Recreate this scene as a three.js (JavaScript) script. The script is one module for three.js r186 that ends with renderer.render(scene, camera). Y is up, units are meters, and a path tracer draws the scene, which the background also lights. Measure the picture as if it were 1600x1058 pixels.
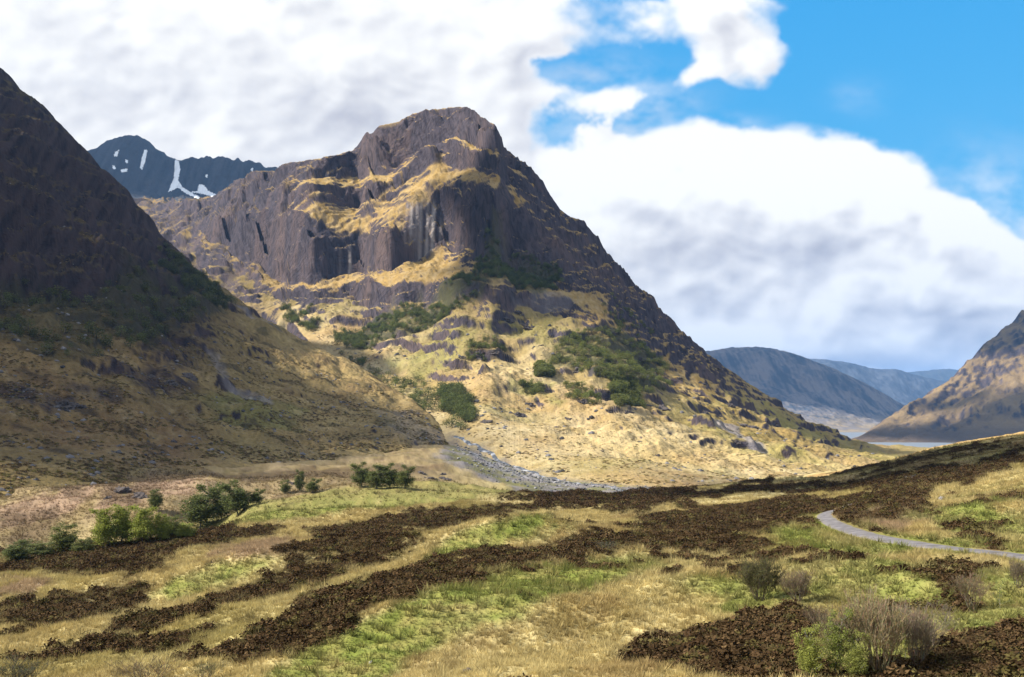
import * as THREE from 'three';

// ---------------------------------------------------------------- camera, sky, sun, exposure
// The lens: a focal length of 1536 in units of a 1600 x 1058 frame, level, shifted upwards (horizon at row 640).
const F = 1536, CX = 800, CY = 640, EYE = 110;
const scene = new THREE.Scene();
const camera = new THREE.PerspectiveCamera(2 * Math.atan(640 / F) * 180 / Math.PI, 1600 / 1280, 0.5, 60000);
camera.setViewOffset(1600, 1280, 0, 0, 1600, 1058);
camera.position.set(0, EYE, 0);
const renderer = new THREE.WebGLRenderer({ antialias: true });
renderer.setSize(1024, 677);
renderer.toneMapping = THREE.LinearToneMapping;
renderer.toneMappingExposure = 2.15;
renderer.shadowMap.enabled = true;
const SUN = new THREE.Vector3(-0.78, 0.60, 0.09).normalize();
const sun = new THREE.DirectionalLight(new THREE.Color(1, 0.94, 0.83), 4.9);
sun.name = 'sun';
sun.position.copy(SUN).multiplyScalar(9000);
sun.castShadow = true;
sun.shadow.radius = 2.5;
sun.shadow.mapSize.set(4096, 4096);
Object.assign(sun.shadow.camera, { left: -6000, right: 6000, top: 6000, bottom: -6000, near: 10, far: 30000 });
scene.add(sun, sun.target);
scene.fog = new THREE.FogExp2(new THREE.Color(0.22, 0.50, 1.0), 0.000034);

// ---------------------------------------------------------------- numbers and noise
let seed = 12345;
const reseed = (n) => { seed = n >>> 0; };
const rnd = () => { seed = (seed + 0x6d2b79f5) | 0; let t = Math.imul(seed ^ (seed >>> 15), 1 | seed); t = (t + Math.imul(t ^ (t >>> 7), 61 | t)) ^ t; return ((t ^ (t >>> 14)) >>> 0) / 4294967296; };
const rr = (a, b) => a + (b - a) * rnd();
const clamp = (x, a = 0, b = 1) => (x < a ? a : x > b ? b : x);
const sstep = (a, b, x) => { const t = clamp((x - a) / (b - a)); return t * t * (3 - 2 * t); };
const lerp = (a, b, t) => a + (b - a) * t;
const mix3 = (a, b, t) => [a[0] + (b[0] - a[0]) * t, a[1] + (b[1] - a[1]) * t, a[2] + (b[2] - a[2]) * t];
const PERM = new Uint8Array(512), GX = new Float32Array(256), GY = new Float32Array(256);
{
  const p = Array.from({ length: 256 }, (_, i) => i);
  for (let i = 255; i > 0; i--) { const j = Math.floor(rnd() * (i + 1)); [p[i], p[j]] = [p[j], p[i]]; }
  for (let i = 0; i < 512; i++) PERM[i] = p[i & 255];
  for (let i = 0; i < 256; i++) { const a = rnd() * Math.PI * 2; GX[i] = Math.cos(a) * 1.45; GY[i] = Math.sin(a) * 1.45; }
}
function noise(x, y) {                                   // gradient noise, about -1 .. 1
  const ix = Math.floor(x), iy = Math.floor(y), fx = x - ix, fy = y - iy, X = ix & 255, Y = iy & 255;
  const u = fx * fx * fx * (fx * (fx * 6 - 15) + 10), v = fy * fy * fy * (fy * (fy * 6 - 15) + 10);
  const a = PERM[PERM[X] + Y], b = PERM[PERM[X + 1] + Y], c = PERM[PERM[X] + Y + 1], d = PERM[PERM[X + 1] + Y + 1];
  const n0 = GX[a] * fx + GY[a] * fy, n1 = GX[b] * (fx - 1) + GY[b] * fy, n2 = GX[c] * fx + GY[c] * (fy - 1), n3 = GX[d] * (fx - 1) + GY[d] * (fy - 1);
  const l = n0 + (n1 - n0) * u, m = n2 + (n3 - n2) * u;
  return l + (m - l) * v;
}
function fbm(x, y, oct, gain = 0.5, lac = 2.03) {
  let s = 0, a = 1, n = 0;
  for (let i = 0; i < oct; i++) { s += a * noise(x, y); n += a; a *= gain; x = x * lac + 17.3; y = y * lac - 9.1; }
  return s / n;
}
function ridged(x, y, oct, gain = 0.5) {                 // 0 .. 1, sharp crests at 1
  let s = 0, a = 1, n = 0;
  for (let i = 0; i < oct; i++) { const r = 1 - Math.abs(noise(x, y)); s += a * r * r; n += a; a *= gain; x = x * 2.07 + 31.7; y = y * 2.07 + 11.9; }
  return s / n;
}

// ---------------------------------------------------------------- the sky (air and clouds by direction)
{
  const W = 4096, H = 2048, data = new Float32Array(W * H * 4), K = 1 / renderer.toneMappingExposure;
  // soft masses of cloud: [column, row, half width, half height, amount]; columns and rows are angles in units of the frame
  const MASS = [
    [120, 60, 520, 230, 1.1], [520, 120, 330, 210, 1.0], [760, 60, 170, 130, 0.75], [330, 280, 300, 160, 0.9], [800, 190, 60, 60, 0.5],
    [1120, 40, 135, 95, 1.0], [1190, 85, 70, 60, 0.6], [930, 140, 110, 34, 0.55], [960, 185, 70, 25, 0.4], [1060, 130, 60, 22, 0.25],
    [1130, 320, 330, 150, 1.15], [900, 330, 160, 160, 0.8], [1230, 280, 210, 90, 0.6], [1400, 320, 170, 85, 0.85], [1290, 440, 340, 130, 0.9], [1500, 460, 260, 110, 0.95], [1480, 400, 160, 60, 0.5],
    [1000, 240, 130, 50, 0.35], [-300, 200, 500, 400, 0.9], [1800, 420, 300, 160, 0.8], [1240, 540, 500, 70, 0.8],
  ];
  const HOLE = [[1400, 90, 230, 130, 1.2], [1575, 270, 110, 150, 1.1], [880, 95, 110, 40, 1.0], [1110, 185, 150, 42, 1.1], [1560, 365, 60, 26, 0.6], [900, 190, 90, 50, 0.7], [1010, 120, 40, 60, 0.3]];
  const VEIL = [[960, 195, 150, 60, 0.6], [900, 125, 120, 60, 0.4], [1010, 150, 90, 50, 0.35], [1540, 310, 110, 90, 0.55], [1590, 360, 70, 50, 0.5], [1340, 150, 50, 30, 0.2], [1150, 195, 60, 20, 0.35]];
  const bump = (list, x, y) => { let s = 0; for (const [cx, cy, rx, ry, a] of list) { const dx = (x - cx) / rx, dy = (y - cy) / ry, q = dx * dx + dy * dy; if (q < 4) s += a * Math.exp(-q * 1.5); } return s; };
  // grey undersides and thick parts
  const GREY = [[300, 70, 300, 80, 0.36], [520, 165, 160, 55, 0.36], [650, 55, 170, 70, 0.26], [160, 190, 170, 60, 0.26], [90, 40, 120, 60, 0.2], [1245, 395, 125, 52, 0.95], [1130, 468, 130, 26, 0.7], [1390, 362, 90, 24, 0.8], [1450, 498, 170, 24, 0.65], [1290, 545, 170, 26, 0.12], [1010, 345, 80, 36, 0.5], [930, 300, 60, 40, 0.3], [1130, 60, 50, 35, 0.2], [-350, 100, 300, 150, 0.4], [420, 250, 120, 30, 0.3]];
  const density = (X, Y, o) => {
    const wx = X + 50 * noise(X / 190 + 3, Y / 150) + 7 * noise(X / 50, Y / 44 + 7), wy = Y + 34 * noise(X / 170 - 8, Y / 140 + 4) + 5 * noise(X / 50 + 6, Y / 44);
    const inFrame = sstep(2300, 1700, Math.abs(X - 800)) * sstep(-900, -250, Y);
    let m = inFrame > 0 ? bump(MASS, wx, wy) * 0.92 - bump(HOLE, wx, wy) : 0;
    if (inFrame < 1) m = lerp(0.42 + 0.5 * fbm(X / 700 + 2.2, Y / 420 + 7.7, 3), m, inFrame);
    const puff = 1 - 2 * Math.abs(noise(wx / 120 + 4, wy / 92)), puff2 = 1 - 2 * Math.abs(noise(wx / 52 + 9, wy / 42 + 2));
    return m + 0.17 * puff + 0.10 * puff2 + 0.70 * fbm(X / 170 + 3, Y / 125 + 1, o, 0.66) - 0.32;
  };
  const shade = (round, up, out, o) => {
    // columns and rows of the frame continue as angles all round the sky
    const az = Math.atan2(Math.cos(round), -Math.sin(round)), X = CX + F * Math.tan(clamp(az, -1.1, 1.1)) + (Math.abs(az) > 1.1 ? (az - Math.sign(az) * 1.1) * 5600 : 0);
    const t = Math.tan(Math.min(up, 1.25)) / Math.max(0.45, Math.cos(clamp(az, -1.1, 1.1))), Y = CY - F * t;
    const d = density(X, Y, 7), wisp = clamp(0.6 + 1.6 * fbm(X / 110 + 8, Y / 70 + 3, 3)), cover = Math.max(sstep(-0.02 - 0.26 * wisp, 0.16 + 0.34 * wisp, d), 0.85 * clamp(bump(VEIL, X, Y)) * sstep(-0.5, 0.5, fbm(X / 90 + 4, Y / 50 + 2, 5, 0.6))), thin = sstep(0.1, 0.5, d);
    // light reaches a cloud from the upper left: billows turned that way are white, the far sides grey
    const rel = (d - density(X - 8, Y - 11, 7)) * 0.46 + (density(X, Y, 3) - density(X - 34, Y - 46, 3)) * 0.5;
    const gx = X + 50 * noise(X / 120 + 1, Y / 80) + 20 * noise(X / 45, Y / 36), gy = Y + 36 * noise(X / 110, Y / 80 + 5) + 14 * noise(X / 40 + 5, Y / 30);
    const grey = bump(GREY, gx, gy) + 0.12 * sstep(0.0, 0.6, fbm(X / 300 + 11, Y / 140, 3)) + (Math.abs(X - 800) > 1100 ? 0.2 : 0);
    let b = 1.05 + clamp(rel, -0.6, 0.5) * lerp(0.15, 0.6, thin) * (X > 880 ? 1.35 : 1) - 0.38 * clamp(grey, 0, 0.75) * thin;
    b = clamp(b, 0.46, 1.12);
    const cool = clamp((1.0 - b) * 1.7);
    const cl = [b * (1 - 0.13 * cool), b * (1 - 0.105 * cool), b * (1 + 0.07 * cool)];
    const low = Math.exp(-Math.max(0, up) * 3.0);
    const blue = [lerp(0.022, 0.34, low * low), lerp(0.28, 0.70, low), lerp(0.80, 1.02, low)];
    const haze = 0.5 * sstep(0.24, 0.02, up);
    for (let c = 0; c < 3; c++) { const v = lerp(lerp(blue[c], cl[c], cover), [0.80, 0.86, 0.95][c], haze * 0.3); out[o + c] = v * K; }
    out[o + 3] = 1;
  };
  const x0 = W * 0.25 - 420, x1 = W * 0.25 + 420, y0 = H / 2, y1 = H / 2 + Math.round(H * 29 / 180);
  const S = 8, tmp = new Float32Array(4), gw = W / S, gh = H / 2 / S + 2, coarse = new Float32Array(gw * gh * 4);
  for (let j = 0; j < gh; j++) for (let i = 0; i < gw; i++) shade(((i * S + 0.5) / W - 0.5) * 2 * Math.PI, ((j * S + 0.5) / H) * Math.PI, coarse, (j * gw + i) * 4);
  for (let j = H / 2; j < H; j++) for (let i = 0; i < W; i++) {
    const o = (j * W + i) * 4;
    if (i >= x0 && i < x1 && j < y1) { shade(((i + 0.5) / W - 0.5) * 2 * Math.PI, ((j + 0.5) / H - 0.5) * Math.PI, data, o); continue; }
    const fi = i / S, fj = (j - H / 2) / S, a = Math.floor(fi), b = Math.floor(fj), u = fi - a, v = fj - b, a1 = (a + 1) % gw;
    for (let c = 0; c < 4; c++) data[o + c] = lerp(lerp(coarse[(b * gw + a) * 4 + c], coarse[(b * gw + a1) * 4 + c], u), lerp(coarse[((b + 1) * gw + a) * 4 + c], coarse[((b + 1) * gw + a1) * 4 + c], u), v);
  }
  for (let j = 0; j < H / 2; j++) for (let i = 0; i < W; i++) { const o = (j * W + i) * 4; data[o] = 0.20; data[o + 1] = 0.19; data[o + 2] = 0.15; data[o + 3] = 1; }
  const sky = new THREE.DataTexture(data, W, H, THREE.RGBAFormat, THREE.FloatType);
  sky.mapping = THREE.EquirectangularReflectionMapping;
  sky.magFilter = sky.minFilter = THREE.LinearFilter;
  sky.needsUpdate = true;
  scene.background = sky;
  scene.environment = sky;
}

// ---------------------------------------------------------------- helpers for things
const used = {};
function numbered(name) { const n = used[name] = (used[name] ?? -1) + 1; return n ? name + '_' + String(n).padStart(3, '0') : name; }
function tag(o, label, category, group, kind) {
  if (label) o.userData.label = label;
  if (category) o.userData.category = category;
  if (group) o.userData.group = group;
  if (kind) o.userData.kind = kind;
  return o;
}
function shadows(o) { o.castShadow = o.receiveShadow = true; return o; }
function addMesh(name, geometry, material, parent = scene) {
  const m = shadows(new THREE.Mesh(geometry, material));
  m.name = parent === scene ? numbered(name) : name;
  parent.add(m);
  return m;
}
class MB {                                               // collects triangles with colours
  constructor() { this.p = []; this.c = []; this.i = []; this.n = null; }
  tube(a, b, ra, rb, sides, col) {
    const d = new THREE.Vector3().subVectors(b, a).normalize(), u = new THREE.Vector3(Math.abs(d.y) > 0.9 ? 1 : 0, Math.abs(d.y) > 0.9 ? 0 : 1, 0).cross(d).normalize(), v = new THREE.Vector3().crossVectors(d, u), o = this.p.length / 3;
    for (let k = 0; k < sides; k++) {
      const t = (k / sides) * Math.PI * 2, c = Math.cos(t), s = Math.sin(t);
      for (const [q, r] of [[a, ra], [b, rb]]) { this.p.push(q.x + (u.x * c + v.x * s) * r, q.y + (u.y * c + v.y * s) * r, q.z + (u.z * c + v.z * s) * r); this.c.push(...col); }
    }
    for (let k = 0; k < sides; k++) { const m = (k + 1) % sides; this.i.push(o + 2 * k, o + 2 * m, o + 2 * k + 1, o + 2 * m, o + 2 * m + 1, o + 2 * k + 1); }
  }
  leaf(x, y, z, size, col, flat = 0) {                    // one small four-cornered leaf, turned at random
    const a = rnd() * 6.283, e = Math.asin(clamp(rr(-1, 1) * (1 - flat))), ux = Math.cos(a) * Math.cos(e), uy = Math.sin(e), uz = Math.sin(a) * Math.cos(e);
    const b = rnd() * 6.283; let vx = Math.cos(b), vy = rr(-0.8, 0.8), vz = Math.sin(b); const k = vx * ux + vy * uy + vz * uz; vx -= k * ux; vy -= k * uy; vz -= k * uz;
    const l = Math.hypot(vx, vy, vz) || 1, w = size * 0.62 / l, o = this.p.length / 3;
    this.p.push(x - ux * size, y - uy * size, z - uz * size, x + vx * w, y + vy * w, z + vz * w, x + ux * size, y + uy * size, z + uz * size, x - vx * w, y - vy * w, z - vz * w);
    for (let q = 0; q < 4; q++) this.c.push(...col);
    this.i.push(o, o + 1, o + 2, o, o + 2, o + 3);
  }
  blade(x, y, z, w, tx, ty, tz, col, tip) {
    const o = this.p.length / 3, a = rnd() * 6.283, dx = Math.cos(a) * w, dz = Math.sin(a) * w;
    this.p.push(x - dx, y, z - dz, x + dx, y, z + dz, x + tx, y + ty, z + tz);
    this.c.push(...col, ...col, ...tip); this.i.push(o, o + 1, o + 2);
  }
  geometry() {
    const g = new THREE.BufferGeometry();
    g.setAttribute('position', new THREE.BufferAttribute(new Float32Array(this.p), 3));
    g.setAttribute('color', new THREE.BufferAttribute(new Float32Array(this.c), 3));
    g.setIndex(new THREE.BufferAttribute(new Uint32Array(this.i), 1));
    g.computeVertexNormals();
    return g;
  }
}

// ---------------------------------------------------------------- land forms: profiles lofted between bearings
function pchipSlopes(x, y) {
  const n = x.length, d = [], m = new Array(n).fill(0);
  for (let i = 0; i < n - 1; i++) d.push((y[i + 1] - y[i]) / (x[i + 1] - x[i]));
  for (let i = 1; i < n - 1; i++) m[i] = d[i - 1] * d[i] <= 0 ? 0 : 2 / (1 / d[i - 1] + 1 / d[i]);
  m[0] = d[0]; m[n - 1] = d[n - 2];
  return m;
}
function herm(x0, x1, y0, y1, m0, m1, x) {
  const h = x1 - x0, t = (x - x0) / h, t2 = t * t, t3 = t2 * t;
  return (2 * t3 - 3 * t2 + 1) * y0 + (t3 - 2 * t2 + t) * h * m0 + (-2 * t3 + 3 * t2) * y1 + (t3 - t2) * h * m1;
}
// A landform: for several bearings (columns) the same number of stations [row, distance] or [null, distance, height] from foot to crest and beyond.
class Loft {
  constructor(columns) {
    this.s = columns.map((c) => (c[0] - CX) / F);
    this.K = columns[0][1].length;
    this.d = []; this.h = []; this.md = []; this.mh = [];
    for (let k = 0; k < this.K; k++) {
      const d = columns.map((c) => Math.log(c[1][k][1])), h = columns.map((c) => (c[1][k][0] === null ? c[1][k][2] : EYE + (CY - c[1][k][0]) / F * c[1][k][1]));
      this.d.push(d); this.h.push(h); this.md.push(pchipSlopes(this.s, d)); this.mh.push(pchipSlopes(this.s, h));
    }
    this.cache = { s: NaN };
  }
  at(s) {
    if (this.cache.s === s) return this.cache;
    const S = this.s, n = S.length, q = clamp(s, S[0], S[n - 1]);
    let i = 0; while (i < n - 2 && q > S[i + 1]) i++;
    const d = [], h = [];
    for (let k = 0; k < this.K; k++) {
      const D = Math.exp(herm(S[i], S[i + 1], this.d[k][i], this.d[k][i + 1], this.md[k][i], this.md[k][i + 1], q));
      d.push(k ? Math.max(D, d[k - 1] + 0.5) : D);
      h.push(herm(S[i], S[i + 1], this.h[k][i], this.h[k][i + 1], this.mh[k][i], this.mh[k][i + 1], q));
    }
    return (this.cache = { s, d, h, m: pchipSlopes(d, h) });
  }
  height(s, dist) {
    const c = this.at(s), n = this.K;
    if (dist <= c.d[0]) return c.h[0] + (dist - c.d[0]) * c.m[0];
    if (dist >= c.d[n - 1]) return c.h[n - 1] + (dist - c.d[n - 1]) * c.m[n - 1];
    let k = 0; while (k < n - 2 && dist > c.d[k + 1]) k++;
    return herm(c.d[k], c.d[k + 1], c.h[k], c.h[k + 1], c.m[k], c.m[k + 1], dist);
  }
  station(s, dist) {                                     // which stretch of the profile: 0 at the foot, K - 1 at the last station
    const c = this.at(s); let k = 0;
    while (k < this.K - 2 && dist > c.d[k + 1]) k++;
    return k + clamp((dist - c.d[k]) / (c.d[k + 1] - c.d[k]));
  }
}
const LAND = [];                                         // pieces that can be stood upon
class Piece {
  constructor(loft, detail) { this.loft = loft; this.detail = detail; LAND.push(this); }
  y(x, z) {
    const d = -z, s = x / d, h = this.loft.height(s, d);
    const e = d * 0.008 + 1, gz = (this.loft.height(s, d + e) - this.loft.height(s, d - e)) / (2 * e), gs = (this.loft.height(s + 0.006, d) - this.loft.height(s - 0.006, d)) / (0.012 * d);
    return this.detail(x, z, h, gs, gz, s, d);
  }
  build(name, s0, s1, cols, rows, dists, color, material, tile) {
    const nv = (cols + 1) * (rows + 1), pos = new Float32Array(nv * 3), uv = new Float32Array(nv * 2), col = new Float32Array(nv * 3), idx = new Uint32Array(cols * rows * 6);
    for (let i = 0; i <= cols; i++) {
      const s = lerp(s0, s1, i / cols), ds = dists(s, this.loft, rows), e = 0.004;
      const lo = ds.map((d) => this.loft.height(s - e, d)), hi = ds.map((d) => this.loft.height(s + e, d)), h = ds.map((d) => this.loft.height(s, d));
      for (let j = 0; j <= rows; j++) {
        const d = ds[j], x = s * d, z = -d, o = i * (rows + 1) + j, a = Math.max(0, j - 1), b = Math.min(rows, j + 1);
        pos[o * 3] = x; pos[o * 3 + 2] = z;
        pos[o * 3 + 1] = this.detail(x, z, h[j], (hi[j] - lo[j]) / (2 * e * d), (h[b] - h[a]) / (ds[b] - ds[a]), s, d);
        uv[o * 2] = x / tile; uv[o * 2 + 1] = (z - 0.8 * pos[o * 3 + 1]) / tile;
      }
    }
    for (let i = 0, q = 0; i < cols; i++) for (let j = 0; j < rows; j++, q += 6) { const o = i * (rows + 1) + j, n = o + rows + 1; idx[q] = o; idx[q + 1] = n; idx[q + 2] = o + 1; idx[q + 3] = n; idx[q + 4] = n + 1; idx[q + 5] = o + 1; }
    const g = new THREE.BufferGeometry();
    g.setAttribute('position', new THREE.BufferAttribute(pos, 3));
    g.setIndex(new THREE.BufferAttribute(idx, 1));
    g.computeVertexNormals();
    const n = g.attributes.normal.array;
    for (let o = 0; o < nv; o++) {
      const x = pos[o * 3], y = pos[o * 3 + 1], z = pos[o * 3 + 2], c = color(x, y, z, n[o * 3], n[o * 3 + 1], n[o * 3 + 2], x / -z, -z);
      col[o * 3] = c[0]; col[o * 3 + 1] = c[1]; col[o * 3 + 2] = c[2];
    }
    g.setAttribute('color', new THREE.BufferAttribute(col, 3));
    g.setAttribute('uv', new THREE.BufferAttribute(uv, 2));
    this.mesh = addMesh(name, g, material);
    tag(this.mesh, null, null, null, 'structure');
    return this.mesh;
  }
}
// even steps along the profile, finer where it is steep
function alongProfile(from, to, power = 1) {
  return (s, loft, rows) => {
    const c = loft.at(s), d0 = c.d[0] * from, d1 = c.d[loft.K - 1] * to, n = 240, len = [0], dd = [d0];
    for (let i = 1; i <= n; i++) { const d = lerp(d0, d1, i / n), p = dd[i - 1], dh = loft.height(s, d) - loft.height(s, p); dd.push(d); len.push(len[i - 1] + Math.hypot((d - p) * 0.55, dh) / Math.pow(d, power)); }
    const out = []; let k = 0;
    for (let j = 0; j <= rows; j++) { const L = len[n] * j / rows; while (k < n - 1 && len[k + 1] < L) k++; out.push(lerp(dd[k], dd[k + 1], clamp((L - len[k]) / (len[k + 1] - len[k])))); }
    return out;
  };
}
// where the line of sight through a column and row of the frame meets the land
function ground(px, py, pieces = LAND, from = 12) {
  const s = (px - CX) / F, t = (CY - py) / F;
  let d = from, prev = from;
  for (let i = 0; i < 900; i++) {
    const y = EYE + t * d;
    if (pieces.some((p) => d > p.loft.at(s).d[0] * 0.98 && p.y(s * d, -d) > y)) {
      let a = prev, b = d;
      for (let k = 0; k < 14; k++) { const m = (a + b) / 2; if (pieces.some((p) => m > p.loft.at(s).d[0] * 0.98 && p.y(s * m, -m) > EYE + t * m)) b = m; else a = m; }
      return new THREE.Vector3(s * b, Math.max(...pieces.filter((p) => b > p.loft.at(s).d[0] * 0.98).map((p) => p.y(s * b, -b))), -b);
    }
    prev = d; d *= 1.008;
  }
  return null;
}
class Area {                                             // a patch of the land: its outline in plan (metres)
  constructor(outline, pieces, amp = 0.02, from = 12) {
    this.q = outline.map(([px, py]) => ground(px, py, pieces, from)).filter(Boolean).map((p) => [p.x, p.z]);
    const xs = this.q.map((p) => p[0]), zs = this.q.map((p) => p[1]);
    this.box = [Math.min(...xs), Math.max(...xs), Math.min(...zs), Math.max(...zs)]; this.amp = amp;
    this.m = 0.06 * -((this.box[2] + this.box[3]) / 2) + 2;
  }
  sd(x, z) {                                             // metres inside (positive) or outside the outline
    const [x0, x1, z0, z1] = this.box, m = this.m;
    if (x < x0 - m || x > x1 + m || z < z0 - m || z > z1 + m) return -1e3;
    let inside = false, best = 1e9; const q = this.q, n = q.length;
    for (let i = 0, j = n - 1; i < n; j = i++) {
      const ax = q[i][0], az = q[i][1], bx = q[j][0], bz = q[j][1];
      if ((az > z) !== (bz > z) && x < (bx - ax) * (z - az) / (bz - az) + ax) inside = !inside;
      const dx = bx - ax, dz = bz - az, t = clamp(((x - ax) * dx + (z - az) * dz) / (dx * dx + dz * dz + 1e-9)), ex = ax + dx * t - x, ez = az + dz * t - z, e = ex * ex + ez * ez;
      if (e < best) best = e;
    }
    return (inside ? 1 : -1) * Math.sqrt(best);
  }
  mask(x, z, nz, soft = 1) {                             // ragged edge
    const s = this.sd(x, z); if (s < -900) return 0;
    const w = this.amp * -z;
    return sstep(-w * 0.5 * soft, w * 0.5 * soft, s + nz * w * 1.6);
  }
}

// ---------------------------------------------------------------- materials of the ground
function noiseTexture(size, fn, wrapAll = true) {
  const d = new Uint8Array(size * size * 4);
  for (let y = 0; y < size; y++) for (let x = 0; x < size; x++) { const v = clamp(fn(x / size, y / size)) * 255, o = (y * size + x) * 4; d[o] = d[o + 1] = d[o + 2] = v; d[o + 3] = 255; }
  const t = new THREE.DataTexture(d, size, size);
  t.wrapS = t.wrapT = THREE.RepeatWrapping; t.magFilter = t.minFilter = THREE.LinearFilter; t.needsUpdate = true;
  return t;
}
function tiled(fn, px, py) {                             // blends four shifted copies so that the pattern repeats without a seam
  return (u, v) => { const a = fn(u * px, v * py), b = fn((u - 1) * px, v * py), c = fn(u * px, (v - 1) * py), d = fn((u - 1) * px, (v - 1) * py), p = u, q = v; const w = [(1 - p) * (1 - q), p * (1 - q), (1 - p) * q, p * q], n = Math.hypot(...w); return 0.5 + ((a - 0.5) * w[0] + (b - 0.5) * w[1] + (c - 0.5) * w[2] + (d - 0.5) * w[3]) / n; };
}
const grassBump = noiseTexture(1024, tiled((x, y) => 0.5 + 0.32 * fbm(x, y, 6, 0.62), 16, 16));
const rockBump = noiseTexture(1024, tiled((x, y) => 0.2 + 0.6 * ridged(x, y, 6, 0.6), 9, 9));
const moorMat = new THREE.MeshPhysicalMaterial({ name: 'moor_ground', vertexColors: true, roughness: 1, specularIntensity: 0.1, bumpMap: grassBump, bumpScale: 0.5 });
const rockMat = new THREE.MeshPhysicalMaterial({ name: 'mountain_rock', vertexColors: true, roughness: 1, specularIntensity: 0.15, bumpMap: rockBump, bumpScale: 2.2 });
const farMat = new THREE.MeshPhysicalMaterial({ name: 'far_slope', vertexColors: true, roughness: 1, specularIntensity: 0.1, bumpMap: rockBump, bumpScale: 6 });

// linear base colours
const STRAW = [0.36, 0.272, 0.142], PALE = [0.52, 0.43, 0.26], GOLD = [0.30, 0.19, 0.055], BROWN = [0.15, 0.095, 0.045], RUST = [0.17, 0.09, 0.035], PINK = [0.27, 0.18, 0.125];
const GREEN = [0.132, 0.166, 0.027], OLIVE = [0.16, 0.135, 0.038], HEATH = [0.040, 0.025, 0.013], ROCK = [0.080, 0.067, 0.078], DARKROCK = [0.024, 0.021, 0.027], PALEROCK = [0.34, 0.30, 0.28], SCREE = [0.16, 0.145, 0.155];

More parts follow.
